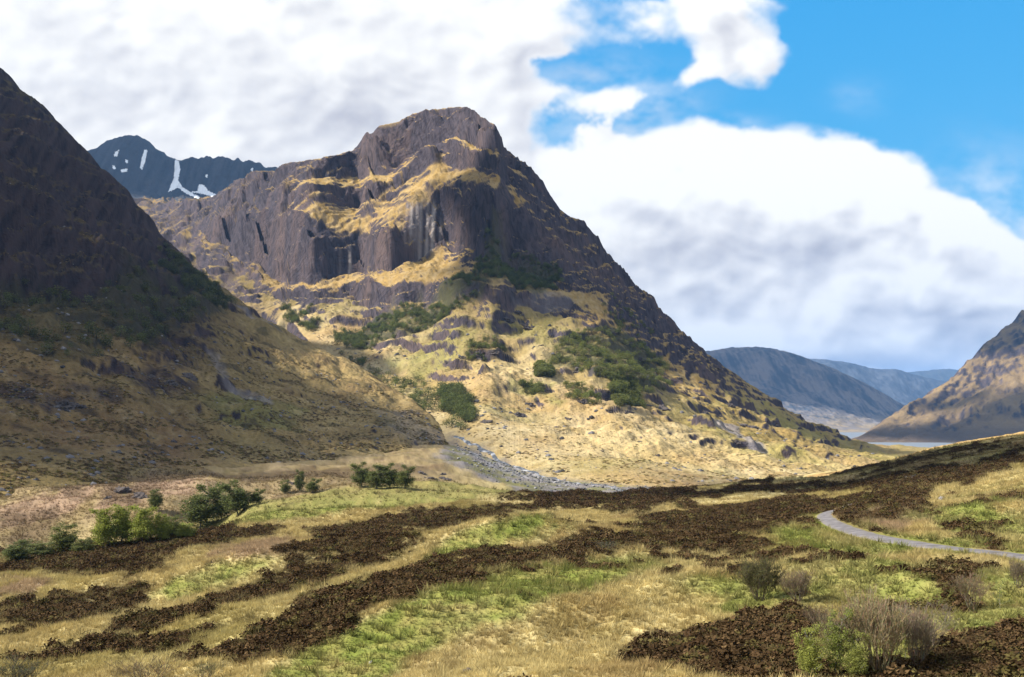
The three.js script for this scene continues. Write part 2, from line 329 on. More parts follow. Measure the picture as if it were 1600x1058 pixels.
// ---------------------------------------------------------------- the moor and the floor of the glen
const n_ = null;
const moorLoft = new Loft([
  [-500, [[n_, 3, 107.6], [n_, 15, 103], [1058, 52], [950, 95], [890, 135], [872, 165], [n_, 190, 80], [n_, 230, 80], [800, 290], [775, 350], [n_, 500, 72], [n_, 800, 60], [n_, 1600, 26], [n_, 2350, -3], [n_, 5200, -14]]],
  [0, [[n_, 3, 107.8], [n_, 15, 103.5], [1058, 50], [950, 90], [890, 132], [866, 165], [n_, 188, 80], [n_, 225, 80], [800, 280], [772, 350], [n_, 500, 76], [n_, 800, 60], [n_, 1600, 26], [n_, 2350, -3], [n_, 5200, -14]]],
  [200, [[n_, 3, 107.9], [n_, 15, 104], [1058, 48], [950, 86], [885, 128], [850, 168], [n_, 186, 78], [n_, 215, 79], [788, 265], [752, 380], [n_, 500, 82], [n_, 800, 60], [n_, 1600, 26], [n_, 2350, -3], [n_, 5200, -14]]],
  [310, [[n_, 3, 108], [n_, 15, 104], [1058, 47], [950, 82], [880, 125], [832, 182], [n_, 200, 78], [n_, 235, 78], [778, 290], [748, 390], [n_, 500, 83], [n_, 800, 60], [n_, 1600, 26], [n_, 2350, -3], [n_, 5200, -14]]],
  [400, [[n_, 3, 108.1], [n_, 15, 104.5], [1058, 45], [950, 78], [870, 125], [825, 180], [800, 225], [784, 258], [n_, 300, 76], [752, 390], [n_, 520, 82], [n_, 800, 60], [n_, 1600, 26], [n_, 2350, -3], [n_, 5200, -14]]],
  [600, [[n_, 3, 108.2], [n_, 15, 104.8], [1058, 42], [950, 68], [868, 112], [828, 158], [790, 215], [758, 270], [n_, 320, 74], [742, 420], [n_, 600, 84], [n_, 800, 66], [n_, 1600, 26], [n_, 2350, -3], [n_, 5200, -14]]],
  [690, [[n_, 3, 108.2], [n_, 15, 104.9], [1058, 41], [955, 64], [872, 106], [832, 148], [788, 215], [757, 275], [n_, 330, 74], [735, 470], [700, 620], [n_, 820, 72], [n_, 1600, 26], [n_, 2350, -3], [n_, 5200, -14]]],
  [800, [[n_, 3, 108.2], [n_, 15, 105], [1058, 40], [960, 60], [880, 98], [809, 150], [n_, 175, 90.5], [768, 280], [n_, 360, 73], [757, 470], [730, 620], [n_, 800, 66], [n_, 1600, 26], [n_, 2350, -3], [n_, 5200, -14]]],
  [900, [[n_, 3, 108.2], [n_, 15, 105], [1058, 40], [960, 60], [885, 92], [832, 142], [800, 200], [770, 300], [n_, 390, 72], [763, 490], [750, 570], [n_, 800, 64], [n_, 1600, 26], [n_, 2350, -3], [n_, 5200, -14]]],
  [1000, [[n_, 3, 108.2], [n_, 15, 105], [1058, 40], [965, 58], [900, 82], [855, 115], [815, 165], [785, 235], [768, 330], [n_, 430, 72], [764, 500], [n_, 800, 62], [n_, 1600, 26], [n_, 2350, -3], [n_, 5200, -14]]],
  [1200, [[n_, 3, 108.3], [n_, 15, 105.2], [1058, 37], [965, 53], [895, 77], [845, 110], [800, 168], [772, 255], [756, 370], [n_, 450, 78], [n_, 560, 68], [n_, 800, 60], [n_, 1600, 26], [n_, 2350, -3], [n_, 5200, -14]]],
  [1290, [[n_, 3, 108.3], [n_, 15, 105.4], [1058, 36], [965, 50], [895, 72], [845, 98], [800, 140], [774, 200], [754, 330], [744, 420], [n_, 520, 76], [n_, 800, 60], [n_, 1600, 26], [n_, 2350, -3], [n_, 5200, -14]]],
  [1400, [[n_, 3, 108.4], [n_, 15, 105.6], [1058, 35], [965, 48], [895, 67], [845, 88], [795, 122], [765, 170], [740, 270], [717, 430], [n_, 560, 78], [n_, 800, 62], [n_, 1600, 26], [n_, 2350, -3], [n_, 5200, -14]]],
  [1500, [[n_, 3, 108.4], [n_, 15, 105.2], [1058, 34], [965, 47], [895, 63], [862, 75], [800, 108], [760, 155], [720, 270], [693, 440], [n_, 600, 84], [n_, 800, 66], [n_, 1600, 28], [n_, 2350, -3], [n_, 5200, -14]]],
  [1600, [[n_, 3, 108.2], [n_, 15, 105], [1058, 33], [965, 46], [905, 58], [874, 69], [800, 100], [745, 150], [705, 270], [677, 440], [n_, 620, 90], [n_, 800, 72], [n_, 1600, 30], [n_, 2350, -2], [n_, 5200, -14]]],
  [2100, [[n_, 3, 108.4], [n_, 15, 105.4], [1040, 31], [940, 44], [870, 56], [830, 67], [760, 98], [700, 150], [650, 270], [610, 440], [n_, 620, 112], [n_, 800, 100], [n_, 1600, 60], [n_, 2600, 20], [n_, 5200, -14]]],
]);
let bench = [], even = false;
const benchDistance = (x, z) => { let b = 1e9; if (!bench.length || z < -200 || z > -45 || x < 25) return 99; for (const p of bench) { const dx = p[0] - x, dz = p[1] - z, e = dx * dx + dz * dz; if (e < b) b = e; } return Math.sqrt(b); };
const MOUNDS = [];                                       // x, z, half length, half width, height, turn
const moor = new Piece(moorLoft, (x, z, h, gx, gz, s, d) => {
  const flat = even ? 0 : sstep(2.5, 14, benchDistance(x, z)), k = sstep(14, 60, d) * flat;
  for (const [mx, mz, a, b, up, c, sn] of MOUNDS) { const dx = x - mx, dz = z - mz, u = (dx * c + dz * sn) / a, v = (dz * c - dx * sn) / b, q = u * u + v * v; if (q < 4) h += flat * up * Math.exp(-q * 1.3); }
  return h + k * (1.0 * noise(x / 21 + 4, z / 21) + 0.5 * noise(x / 7.5, z / 7.5 + 9) + 0.16 * noise(x / 2.6, z / 2.6) + 0.10 * noise(x / 1.1 + 7, z / 1.1) * sstep(160, 60, d)) + flat * sstep(150, 500, d) * 0.8 * noise(x / 42 - 5, z / 42) + sstep(230, 300, d) * sstep(0.06, -0.05, s) * (2.2 * noise(x / 34, z / 24) + 0.9 * noise(x / 11, z / 9) + 0.4 * noise(x / 4, z / 4));
});
const ONLYMOOR = [moor];
for (const m of [[785, 842, 26, 13, 2.4, -0.35], [325, 908, 17, 9, 1.5, -0.3], [760, 948, 18, 9, 1.1, -0.45], [590, 988, 14, 7, 0.9, -0.4], [1235, 872, 9, 6, 0.6, 0], [900, 912, 12, 7, 0.8, -0.3], [430, 812, 24, 10, 1.0, -0.2], [1480, 905, 6, 5, 0.5, 0.3], [1060, 940, 9, 6, 0.6, -0.2]].map(([px, py, a, b, up, t]) => { const q = ground(px, py, ONLYMOOR); return [q.x, q.z, a, b, up, Math.cos(t), Math.sin(t)]; })) MOUNDS.push(m);
let riverBed, riverStones;
const A = (o, amp = 0.045) => new Area(o, ONLYMOOR, amp);
const heathAreas = [
  A([[0, 862], [120, 853], [250, 839], [380, 827], [455, 823], [430, 834], [330, 848], [265, 866], [262, 892], [190, 905], [120, 902], [60, 892], [0, 898]]),
  A([[492, 828], [580, 808], [660, 798], [750, 794], [855, 789], [858, 799], [770, 809], [705, 822], [655, 846], [622, 866], [560, 892], [480, 925], [400, 938], [330, 960], [250, 985], [180, 1000], [190, 985], [300, 950], [400, 915], [470, 890], [520, 866], [480, 856]]),
  A([[598, 898], [650, 882], [760, 863], [850, 846], [950, 826], [1000, 812], [1100, 795], [1250, 776], [1355, 772], [1454, 756], [1400, 772], [1284, 795], [1237, 811], [1190, 835], [1195, 858], [1120, 869], [1060, 856], [1000, 857], [960, 863], [900, 871], [830, 882], [750, 897], [650, 932], [560, 972], [450, 1024], [375, 1036], [300, 1030], [400, 985], [500, 945]]),
  A([[815, 764], [880, 762], [960, 768], [1100, 765], [1240, 754], [1330, 752], [1450, 735], [1530, 728], [1600, 700], [1600, 720], [1540, 745], [1454, 760], [1350, 772], [1270, 774], [1150, 776], [1040, 792], [960, 800], [880, 788], [820, 780]]),
  A([[0, 944], [120, 928], [225, 913], [235, 922], [170, 955], [110, 985], [0, 996]]),
  A([[40, 1020], [150, 1000], [260, 990], [330, 985], [300, 1010], [180, 1020], [90, 1035], [30, 1036]]),
  A([[1000, 1012], [1060, 993], [1118, 977], [1178, 964], [1221, 952], [1253, 947], [1290, 950], [1300, 985], [1270, 1035], [1220, 1064], [1118, 1068], [1060, 1040], [1000, 1028]]),
  A([[1395, 1035], [1450, 1012], [1520, 1000], [1560, 984], [1620, 972], [1640, 1070], [1400, 1075], [1340, 1060]]),
  A([[1320, 735], [1420, 716], [1500, 700], [1610, 684], [1610, 697], [1530, 712], [1450, 728], [1380, 742]]),
  A([[1310, 790], [1400, 770], [1440, 770], [1380, 795], [1330, 806]]),
  A([[1240, 806], [1290, 812], [1305, 828], [1260, 822]]),
];
const heathCuts = [
  A([[1040, 785], [1120, 772], [1268, 768], [1230, 778], [1120, 788], [1050, 796]]),
  
  A([[810, 800], [900, 798], [960, 812], [900, 832], [830, 842]]),
];
const greenAreas = [
  A([[380, 1075], [470, 1012], [560, 968], [650, 934], [740, 902], [830, 886], [920, 874], [1000, 866], [1036, 880], [980, 905], [900, 930], [820, 955], [740, 985], [690, 1010], [640, 1035], [590, 1070]], 0.035),
  A([[655, 872], [700, 845], [750, 822], [800, 808], [850, 806], [886, 825], [850, 842], [780, 856], [720, 872], [680, 882]], 0.03),
  A([[290, 832], [350, 801], [420, 781], [520, 763], [620, 758], [720, 756], [800, 760], [815, 772], [720, 785], [640, 793], [560, 799], [450, 812], [370, 822]], 0.03),
  A([[235, 932], [270, 905], [330, 885], [380, 876], [410, 880], [380, 902], [330, 921], [270, 936]], 0.03),
  A([[1186, 832], [1240, 813], [1290, 826], [1345, 845], [1400, 858], [1330, 862], [1260, 853], [1200, 850]], 0.03),
  A([[1100, 945], [1150, 932], [1215, 934], [1290, 915], [1290, 925], [1230, 945], [1150, 962], [1110, 965]], 0.03),
  A([[1320, 815], [1420, 832], [1520, 846], [1600, 858], [1600, 866], [1500, 856], [1400, 846], [1325, 828]], 0.03),
  A([[1180, 800], [1260, 786], [1400, 768], [1430, 766], [1400, 776], [1290, 798], [1210, 812]], 0.02),
  A([[1440, 800], [1600, 770], [1600, 830], [1480, 830]], 0.05),
];
const pinkAreas = [A([[350, 855], [450, 838], [490, 842], [440, 860], [380, 875], [300, 884]], 0.04), A([[0, 900], [50, 900], [70, 918], [0, 930]], 0.04), A([[150, 770], [250, 745], [330, 748], [300, 775], [230, 790], [160, 800]], 0.04), A([[0, 800], [120, 760], [230, 752], [120, 800], [0, 830]], 0.04), A([[1310, 805], [1400, 790], [1470, 810], [1400, 830]], 0.04)];
const brownAreas = [A([[70, 768], [130, 748], [210, 742], [480, 735], [600, 728], [690, 725], [690, 735], [600, 748], [400, 752], [220, 755], [120, 775]], 0.03), A([[150, 772], [195, 755], [230, 765], [225, 790], [170, 785]], 0.03), A([[0, 805], [60, 800], [85, 830], [60, 860], [0, 868]], 0.04)];
const path = [];                                         // centre line in plan
{
  even = true;
  const pts = [[1660, 884], [1600, 871], [1540, 863], [1480, 857], [1420, 849], [1360, 838], [1320, 826], [1295, 814], [1288, 805], [1298, 799], [1312, 796]].map(([a, b]) => ground(a, b, ONLYMOOR));
  const last = pts[pts.length - 1], curve = new THREE.CatmullRomCurve3([...pts, new THREE.Vector3(last.x + 5, 0, last.z - 7), new THREE.Vector3(last.x + 14, 0, last.z - 14)]);
  for (const p of curve.getPoints(160)) path.push([p.x, p.z]);
  even = false;
  bench = path.filter((p, i) => i % 4 === 0);
}
function pathDistance(x, z) { let b = 1e9; if (z < -230 || z > -40 || x < 20) return b; for (let i = 0; i < path.length; i++) { const dx = path[i][0] - x, dz = path[i][1] - z; const e = dx * dx + dz * dz; if (e < b) b = e; } return Math.sqrt(b); }
// what grows where: shares of heather and green grass, and the colour
function moorCover(x, z) {
  const d = -z;
  const f = 1 / (1 + d / 70), n1 = fbm(x * 0.36 * f, z * 0.24 * f, 5, 0.66), n2 = fbm(x * 0.09 + 40, z * 0.09, 3), n3 = noise(x * 0.8, z * 0.8);
  let heath = 0; for (const a of heathAreas) { const m = a.mask(x, z, n1 * 1.1); if (m > heath) heath = m; }
  for (const a of heathCuts) heath *= 1 - 0.9 * a.mask(x, z, n1);
  heath *= 1 - 0.85 * sstep(0.27, 0.45, fbm(x * 0.20 * f * 1.6 + 70, z * 0.20 * f * 2.4, 4, 0.6));
  const right = sstep(0.30, 0.42, x / d) * sstep(40, 60, d) * sstep(260, 180, d);
  heath *= 1 - 0.85 * sstep(0.24, 0.30, x / d) * sstep(220, 270, d) * sstep(-0.4, 0.0, fbm(x / 26 + 8, z / 40, 3));
  heath = Math.max(heath, right * sstep(0.22, 0.34, n1 + 0.2 * n3 + 0.1 * n2 - (x / d < 0.36 ? 0.1 : 0)), sstep(60, 300, d) * sstep(0.45, 0.6, n1) * 0.5, 0.9 * sstep(0.30, 0.40, noise(x * 0.55 * f + 33, z * 0.45 * f) * 0.6 + noise(x * 0.12 * f + 3, z * 0.12 * f + 50) * 0.5) * sstep(-0.1, 0.12, x / d));
  let green = 0; for (const a of greenAreas) { const m = a.mask(x, z, n1); if (m > green) green = m; }
  green *= 1 - 0.28 * sstep(0.05, 0.4, fbm(x * 0.22 * f * 1.5 - 30, z * 0.22 * f * 1.5, 4, 0.6));
  green = Math.max(green, 0.85 * sstep(-0.1, 0.25, fbm(x * 0.055 + 91, z * 0.055 + 13, 4, 0.6)) * sstep(0.08, 0.25, x / d) * sstep(170, 90, d));
  return { heath, green, n1, n2, n3 };
}
function moorColor(x, y, z) {
  const d = -z, { heath, green, n1, n2, n3 } = moorCover(x, z);
  const f = 1 / (1 + d / 130), n5 = fbm(x * 0.75 * f + 9, z * 0.62 * f, 3, 0.65);
  let c = mix3([0.34, 0.262, 0.105], [0.49, 0.41, 0.205], clamp(0.42 + 0.9 * n1 + 0.5 * n5));
  c = mix3(c, BROWN, clamp(-0.02 + 0.7 * n2 + 0.4 * n1 - 0.8 * n5) * 0.75);
  c = mix3(c, [0.19, 0.175, 0.045], clamp(0.1 + 0.9 * noise(x * 0.11 * f + 31, z * 0.11 * f)) * 0.5);
  c = mix3(c, RUST, sstep(0.25, 0.6, noise(x * 0.16 * f - 21, z * 0.2 * f) + 0.4 * n5) * 0.55 * sstep(-0.05, 0.2, x / d));
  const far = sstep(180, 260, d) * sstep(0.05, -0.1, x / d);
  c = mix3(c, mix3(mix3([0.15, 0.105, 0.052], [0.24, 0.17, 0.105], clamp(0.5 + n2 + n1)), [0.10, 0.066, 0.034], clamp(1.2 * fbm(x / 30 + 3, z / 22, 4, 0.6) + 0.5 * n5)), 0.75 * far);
  for (const a of pinkAreas) { const m = a.mask(x, z, n1); if (m) c = mix3(c, PINK, 0.75 * m); }
  for (const a of brownAreas) { const m = a.mask(x, z, n1); if (m) c = mix3(c, [0.09, 0.06, 0.035], 0.75 * m); }
  const g = mix3(GREEN, [0.23, 0.19, 0.06], clamp(0.3 + 1.1 * n1 + 0.5 * n3));
  if (d > 230 && x / d > 0.26) c = mix3(c, mix3([0.20, 0.14, 0.07], [0.19, 0.165, 0.05], clamp(0.4 + n1 + n2)), 0.8 * sstep(0.26, 0.32, x / d) * sstep(440, 425, d + 20 * n1));
  if (d > 425 && d < 520 && x / d > 0.3) c = mix3(c, [0.36, 0.20, 0.07], 0.6);
  c = mix3(c, mix3(g, [0.21, 0.17, 0.065], 0.45 * sstep(180, 260, d)), green * lerp(0.9, 0.75 + 0.25 * n1, sstep(180, 260, d)));
  c = mix3(c, mix3(HEATH, [0.06, 0.038, 0.018], clamp(0.3 + n1 + 0.6 * n3)), heath * (d > 280 ? 0.8 : 0.72));
  if (d > 280) c = mix3(c, [0.13, 0.092, 0.045], heath * sstep(-0.12, 0.22, fbm(x * 0.06, z * 0.045 + 8, 4, 0.65)) * 0.8);
  if (d > 300) {
    const rb = riverBed.mask(x, z, n1);
    if (rb) c = mix3(c, mix3(SCREE, [0.12, 0.12, 0.05], sstep(-0.25, 0.3, fbm(x * 0.05, z * 0.03 + 5, 3))), 0.9 * rb);
    const rs = riverStones.mask(x, z, n1);
    if (rs) c = mix3(c, [0.26, 0.245, 0.25], rs * sstep(-0.3, 0.3, fbm(x * 0.2, z * 0.12, 3)));
    if (d > 560 && x / d > 0.2) c = mix3(c, STRAW, sstep(560, 800, d));
  }
  const pd = pathDistance(x, z); if (pd < 3) c = mix3(c, mix3(GREEN, BROWN, clamp(0.5 + n1 * 2)), sstep(2.6, 1.4, pd) * 0.7);
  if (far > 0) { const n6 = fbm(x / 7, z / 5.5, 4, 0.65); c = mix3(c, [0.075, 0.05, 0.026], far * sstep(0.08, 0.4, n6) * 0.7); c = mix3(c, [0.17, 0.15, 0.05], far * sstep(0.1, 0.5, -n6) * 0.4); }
  const v = 1 + 0.2 * n3 + 0.22 * n5 + 0.12 * noise(x * 2.1, z * 2.1);
  return [c[0] * v, c[1] * v, c[2] * v];
}
// the hillside round and behind the viewpoint, and the plain out to the horizon
{
  const n = 120, m = 60, p = [], c = [], idx = [], a0 = Math.atan(0.595);
  for (let i = 0; i <= n; i++) for (let j = 0; j <= m; j++) {
    const a = a0 + (Math.PI * 2 - 2 * a0) * i / n, q = i / n, r = 3.6 * Math.pow(5200 / 3.6, j / m);
    const ya = moor.y(0.595 * r * 0.859, -r * 0.859), yb = moor.y(-0.595 * r * 0.859, -r * 0.859), mid = lerp(108.6, 60, sstep(30, 3000, r)), w = Math.sin(q * Math.PI);
    const y = lerp(lerp(ya, yb, sstep(0, 1, q)), mid, w) + w * sstep(5, 40, r) * (0.5 * noise(Math.sin(a) * r / 20, Math.cos(a) * r / 20));
    p.push(Math.sin(a) * r, y - 0.02, -Math.cos(a) * r);
    const v = 0.9 + 0.3 * noise(Math.sin(a) * r / 9, Math.cos(a) * r / 9), k = mix3(STRAW, BROWN, 0.4); c.push(k[0] * v, k[1] * v, k[2] * v);
  }
  for (let i = 0; i < n; i++) for (let j = 0; j < m; j++) { const o = i * (m + 1) + j; idx.push(o, o + m + 1, o + 1, o + m + 1, o + m + 2, o + 1); }
  const g = new THREE.BufferGeometry();
  g.setAttribute('position', new THREE.Float32BufferAttribute(p, 3)); g.setAttribute('color', new THREE.Float32BufferAttribute(c, 3)); g.setIndex(idx); g.computeVertexNormals();
  tag(addMesh('hillside', g, new THREE.MeshStandardMaterial({ name: 'hillside_grass', vertexColors: true, roughness: 1 })), null, null, null, 'structure');
  const plain = addMesh('ground', new THREE.CircleGeometry(26000, 64).rotateX(-Math.PI / 2), new THREE.MeshStandardMaterial({ name: 'far_plain', color: new THREE.Color(0.14, 0.12, 0.06), roughness: 1 }));
  plain.position.y = -6; tag(plain, null, null, null, 'structure');
  const loch = addMesh('loch', new THREE.PlaneGeometry(5200, 2300).rotateX(-Math.PI / 2), new THREE.MeshPhysicalMaterial({ name: 'loch_water', color: new THREE.Color(0.17, 0.18, 0.19), roughness: 0.5, bumpMap: grassBump, bumpScale: 0.15 }));
  loch.position.set(1900, 0.0, -3600); tag(loch, null, null, null, 'structure');
}

// ---------------------------------------------------------------- the great mountain in the middle
// stations: 0 foot, 1-2 lower slope, 3-4 lower crag band, 5-6 main cliff, 7-8 upper band, 9-10 summit dome, 11 behind
const RISE = [0.27, 0.35, 0.46, 1.5, 0.5, 2.6, 0.66, 2.0, 0.5, 1.45];
function flight(px, d0, rows, rise = RISE, behind = [1.25, 0.75]) { // stations from the rows of a bearing and the steepness between them
  let d = d0, h = EYE + (CY - rows[0]) / F * d0; const out = [[rows[0], d0]];
  for (let k = 1; k < rows.length; k++) { const m = rise[k - 1], v = (CY - rows[k]) / F, q = Math.max(d + 2, (h - EYE - m * d) / (v - m)); d = q; h = EYE + v * d; out.push([rows[k], d]); }
  out.push([null, d * behind[0], h * behind[1]]);
  return [px, out];
}
const spread = (px, list) => [px, list];
const midLoft = new Loft([
  spread(150, [[n_, 2300, 260], [n_, 2380, 380], [330, 2450], [326, 2520], [324, 2560], [320, 2640], [317, 2700], [315, 2760], [313, 2820], [311, 2880], [306, 3000], [n_, 3500, 480]]),
  spread(255, [[n_, 1800, 280], [400, 1900], [372, 1980], [362, 2030], [356, 2070], [350, 2120], [342, 2180], [337, 2240], [332, 2300], [328, 2360], [318, 2480], [n_, 3000, 460]]),
  spread(320, [[n_, 1400, 240], [440, 1500], [405, 1580], [388, 1635], [380, 1665], [370, 1710], [352, 1755], [342, 1810], [330, 1865], [322, 1910], [308, 2000], [n_, 2600, 400]]),
  spread(375, [[n_, 1320, 220], [468, 1400], [440, 1460], [424, 1500], [414, 1518], [400, 1545], [345, 1585], [328, 1635], [312, 1670], [302, 1710], [284, 1780], [n_, 2300, 380]]),
  flight(440, 1320, [488, 480, 470, 462, 455, 441, 343, 318, 300, 290, 262], [0.5, 0.5, 0.5, 1.2, 0.5, 2.4, 0.8, 1.1, 0.6, 0.8]),
  flight(500, 1140, [532, 508, 484, 468, 456, 440, 352, 318, 298, 285, 252], [0.38, 0.4, 0.46, 1.4, 0.5, 2.5, 0.75, 1.2, 0.6, 0.9]),
  flight(560, 985, [575, 532, 492, 471, 445, 424, 372, 328, 296, 280, 230]),
  flight(590, 895, [598, 548, 500, 475, 450, 422, 367, 314, 285, 270, 199]),
  flight(620, 840, [620, 562, 507, 478, 455, 420, 362, 300, 275, 262, 188]),
  flight(650, 790, [644, 578, 512, 474, 450, 402, 330, 275, 250, 240, 176]),
  flight(680, 745, [664, 590, 516, 472, 448, 386, 297, 256, 230, 222, 170]),
  flight(740, 680, [693, 610, 522, 470, 448, 392, 302, 262, 238, 228, 177]),
  flight(775, 650, [707, 620, 527, 475, 452, 405, 312, 278, 252, 245, 197]),
  spread(800, [[722, 620], [630, 790], [532, 985], [480, 1085], [455, 1105], [420, 1190], [325, 1235], [295, 1300], [270, 1320], [262, 1350], [236, 1400], [n_, 1720, 360]]),
  spread(850, [[738, 580], [650, 760], [546, 960], [495, 1065], [470, 1090], [435, 1165], [352, 1235], [335, 1270], [318, 1290], [312, 1320], [297, 1370], [n_, 1720, 300]]),
  spread(905, [[750, 550], [664, 730], [564, 930], [508, 1040], [482, 1070], [446, 1140], [397, 1210], [382, 1245], [369, 1270], [362, 1300], [348, 1340], [n_, 1720, 250]]),
  spread(960, [[757, 530], [684, 690], [598, 880], [545, 1000], [518, 1040], [486, 1110], [454, 1190], [442, 1225], [431, 1255], [426, 1280], [416, 1320], [n_, 1720, 200]]),
  spread(1040, [[763, 515], [708, 660], [648, 840], [600, 970], [575, 1030], [548, 1110], [528, 1180], [518, 1220], [508, 1255], [504, 1280], [495, 1320], [n_, 1720, 150]]),
  spread(1110, [[764, 515], [724, 640], [678, 800], [642, 930], [622, 1000], [600, 1080], [582, 1140], [575, 1190], [567, 1240], [563, 1280], [555, 1330], [n_, 1750, 110]]),
  spread(1200, [[761, 530], [735, 640], [705, 780], [683, 900], [668, 980], [652, 1070], [641, 1140], [635, 1200], [630, 1250], [627, 1290], [621, 1340], [n_, 1750, 70]]),
  spread(1300, [[752, 590], [734, 700], [718, 840], [706, 960], [699, 1040], [693, 1130], [688, 1200], [685, 1260], [682, 1320], [680, 1360], [677, 1420], [n_, 1950, 30]]),
  spread(1380, [[740, 700], [728, 820], [719, 950], [713, 1080], [709, 1200], [706, 1320], [704, 1430], [702, 1530], [700, 1650], [699, 1750], [697, 1900], [n_, 2400, -4]]),
  spread(1480, [[n_, 800, 52], [n_, 950, 48], [n_, 1100, 44], [711, 1300], [709, 1450], [707, 1600], [706, 1750], [705, 1900], [704, 2050], [703, 2200], [702, 2350], [n_, 2750, -5]]),
  spread(1620, [[n_, 800, 50], [n_, 950, 46], [n_, 1100, 41], [n_, 1300, 35], [n_, 1450, 31], [n_, 1600, 26], [n_, 1750, 20], [n_, 1900, 14], [n_, 2050, 9], [n_, 2200, 5], [n_, 2350, 1], [n_, 2750, -5]]),
]);
// the bands of the mountain waver: the profile is looked up at a wandering place
function midWarp(x, z, s, d, y) {
  const k = sstep(1150, 950, CX + s * F), a = noise(x / 105 + 2, z / 105), b = noise(x / 40 + 9, y / 30 + z / 120), c = noise(x / 15 + 4, y / 13);
  return [s + k * (0.013 * a + 0.005 * b), d + k * sstep(560, 760, d) * (22 * noise(x / 120 + 31, z / 120) + 8 * b + 2.2 * c) * (1 - 0.6 * sstep(800, 880, CX + s * F))];
}
const bandsAt = (st) => [sstep(2.9, 3.1, st) * sstep(4.1, 3.95, st), sstep(4.9, 5.05, st) * sstep(6.1, 5.95, st), sstep(6.95, 7.05, st) * sstep(8.1, 7.95, st), sstep(8.95, 9.15, st)];
const mid = new Piece(midLoft, (x, z, h0, gx0, gz0, s0, d0) => {
  const [s, d] = midWarp(x, z, s0, d0, h0), h = midLoft.height(s, d), st = midLoft.station(s, d), px = CX + s * F, gx = gx0, gz = (midLoft.height(s, d + 3) - midLoft.height(s, d - 3)) / 6;
  const slope = Math.hypot(gx, gz), high = sstep(2.6, 3.2, st) * sstep(1230, 1020, px) * sstep(250, 360, px), low = sstep(0.2, 1.0, st) * (1 - high), [b1, b2, b3, b4] = bandsAt(st);
  const rock = high * clamp(b1 * 0.6 + b2 + b3 * 0.8 + b4 + sstep(500, 430, px) * sstep(4.6, 5.1, st) + sstep(800, 870, px) * sstep(4.2, 5, st)), ledge = high * (1 - rock), crest = 1 - 0.82 * sstep(9.4, 10, st);
  const wx = x + 12 * noise(x / 45, h / 40), ax = sstep(0.3, 0.8, Math.abs(gx) / (slope + 0.05));
  let y = h;
  // ribs, gullies and cracks down the fall line of the rock
  const wob = 16 * noise(h / 30, x / 50), rib = lerp(ridged((wx + wob) / 36, h / 58 + z / 260, 5, 0.58), ridged(x / 260 + h / 58, (z + wob + 14 * noise(x / 45, z / 45)) / 36, 5, 0.58), ax) - 0.5;
  const crease = -1;
  const fine = lerp(ridged(wx / 11, h / 16, 3, 0.6), ridged(h / 16, z / 11, 3, 0.6), ax) - 0.5, broad = lerp(ridged((wx + 0.35 * h) / 95 + 7, h / 200, 2), ridged(h / 200, z / 95 + 7, 2), ax) - 0.55;
  y += crest * (rock * (crease * rib * lerp(8, 14, sstep(460, 560, px)) + crease * fine * 4 + crease * broad * 26 + 7 * fbm(x / 24 + 3, z / 18 + h / 30, 4, 0.6)) + ledge * (rib * 2 + broad * 8));
  // thin tilted strata break the ledges and the slabs
  const S0 = 27, q0 = (h + (x < -80 ? -0.5 * (x + 80) : 0.06 * (x + 80)) + 18 * noise(x / 80 + 3, z / 80) + 7 * noise(x / 27, h / 30)) / S0, f0 = q0 - Math.floor(q0);
  y += crest * rock * sstep(-0.5, 0.2, noise(x / 90 + 35, h / 70)) * 0.5 * (Math.floor(q0) + sstep(0.45, 0.9, f0) - q0 + 0.3) * S0;
  const dip = x < -80 ? -0.55 * (x + 80) : 0.08 * (x + 80), S = 11, q = (h + dip * 0.8 + 12 * noise(x / 55 + 13, z / 55) + 4 * noise(x / 15, z / 15)) / S, f = q - Math.floor(q);
  y += crest * high * sstep(-0.45, 0.3, noise(x / 70 + 15, z / 70 + h / 120)) * 0.62 * (Math.floor(q) + sstep(0.5, 0.9, f) - q + 0.3) * S * (1 - 0.5 * b2) * (1 - 0.45 * ledge);
  y += crest * high * (3.6 * fbm(x / 19, z / 19, 4, 0.62) + 12 * (ridged(x / 170 + 0.3, z / 240 + 4, 3) - 0.5));
  // lower slopes: knolls, benches, small crags, shallow gullies
  const knoll = fbm(x / 75 + 7, z / 75, 4, 0.5), q3 = (h + 10 * knoll + 4 * noise(x / 17, z / 17) + 0.12 * x) / 15, f3 = q3 - Math.floor(q3), crag = (1 - 0.6 * sstep(1.6, 0.8, st)) * sstep(0.05, 0.38, noise(x / 70 + 20, z / 52 + 8) + 0.6 * noise(x / 22, z / 22) + 0.08) * low * sstep(0.14, 0.30, slope) * sstep(0.3, 0.8, st);
  y += crag * 0.85 * (Math.floor(q3) + sstep(0.6, 0.88, f3) - q3 + 0.3) * 15;
  y += low * (13 * knoll + 4 * fbm(x / 22, z / 22, 4, 0.6) + 7 * (ridged((x + 0.4 * z) / 110 + 2, z / 240, 2) - 0.6)) * sstep(0, 0.7, st) * sstep(1500, 1350, px);
  return y + 0.7 * fbm(x / 6, z / 6, 3) * (low + 2 * high);
});
const goldArea = new Area([[400, 430], [455, 352], [520, 322], [570, 290], [640, 262], [690, 250], [760, 252], [785, 278], [740, 300], [660, 312], [610, 345], [570, 372], [520, 365], [470, 385]], [mid], 0.014, 300);
const midWoods = [[[858, 552], [905, 520], [950, 513], [1000, 533], [1042, 570], [1037, 600], [1000, 622], [975, 632], [950, 602], [900, 587], [860, 577]], [[520, 522], [600, 492], [660, 480], [720, 468], [748, 458], [700, 490], [640, 520], [580, 546], [540, 545]], [[690, 452], [740, 420], [800, 405], [860, 415], [880, 440], [840, 455], [760, 440], [720, 455]]];
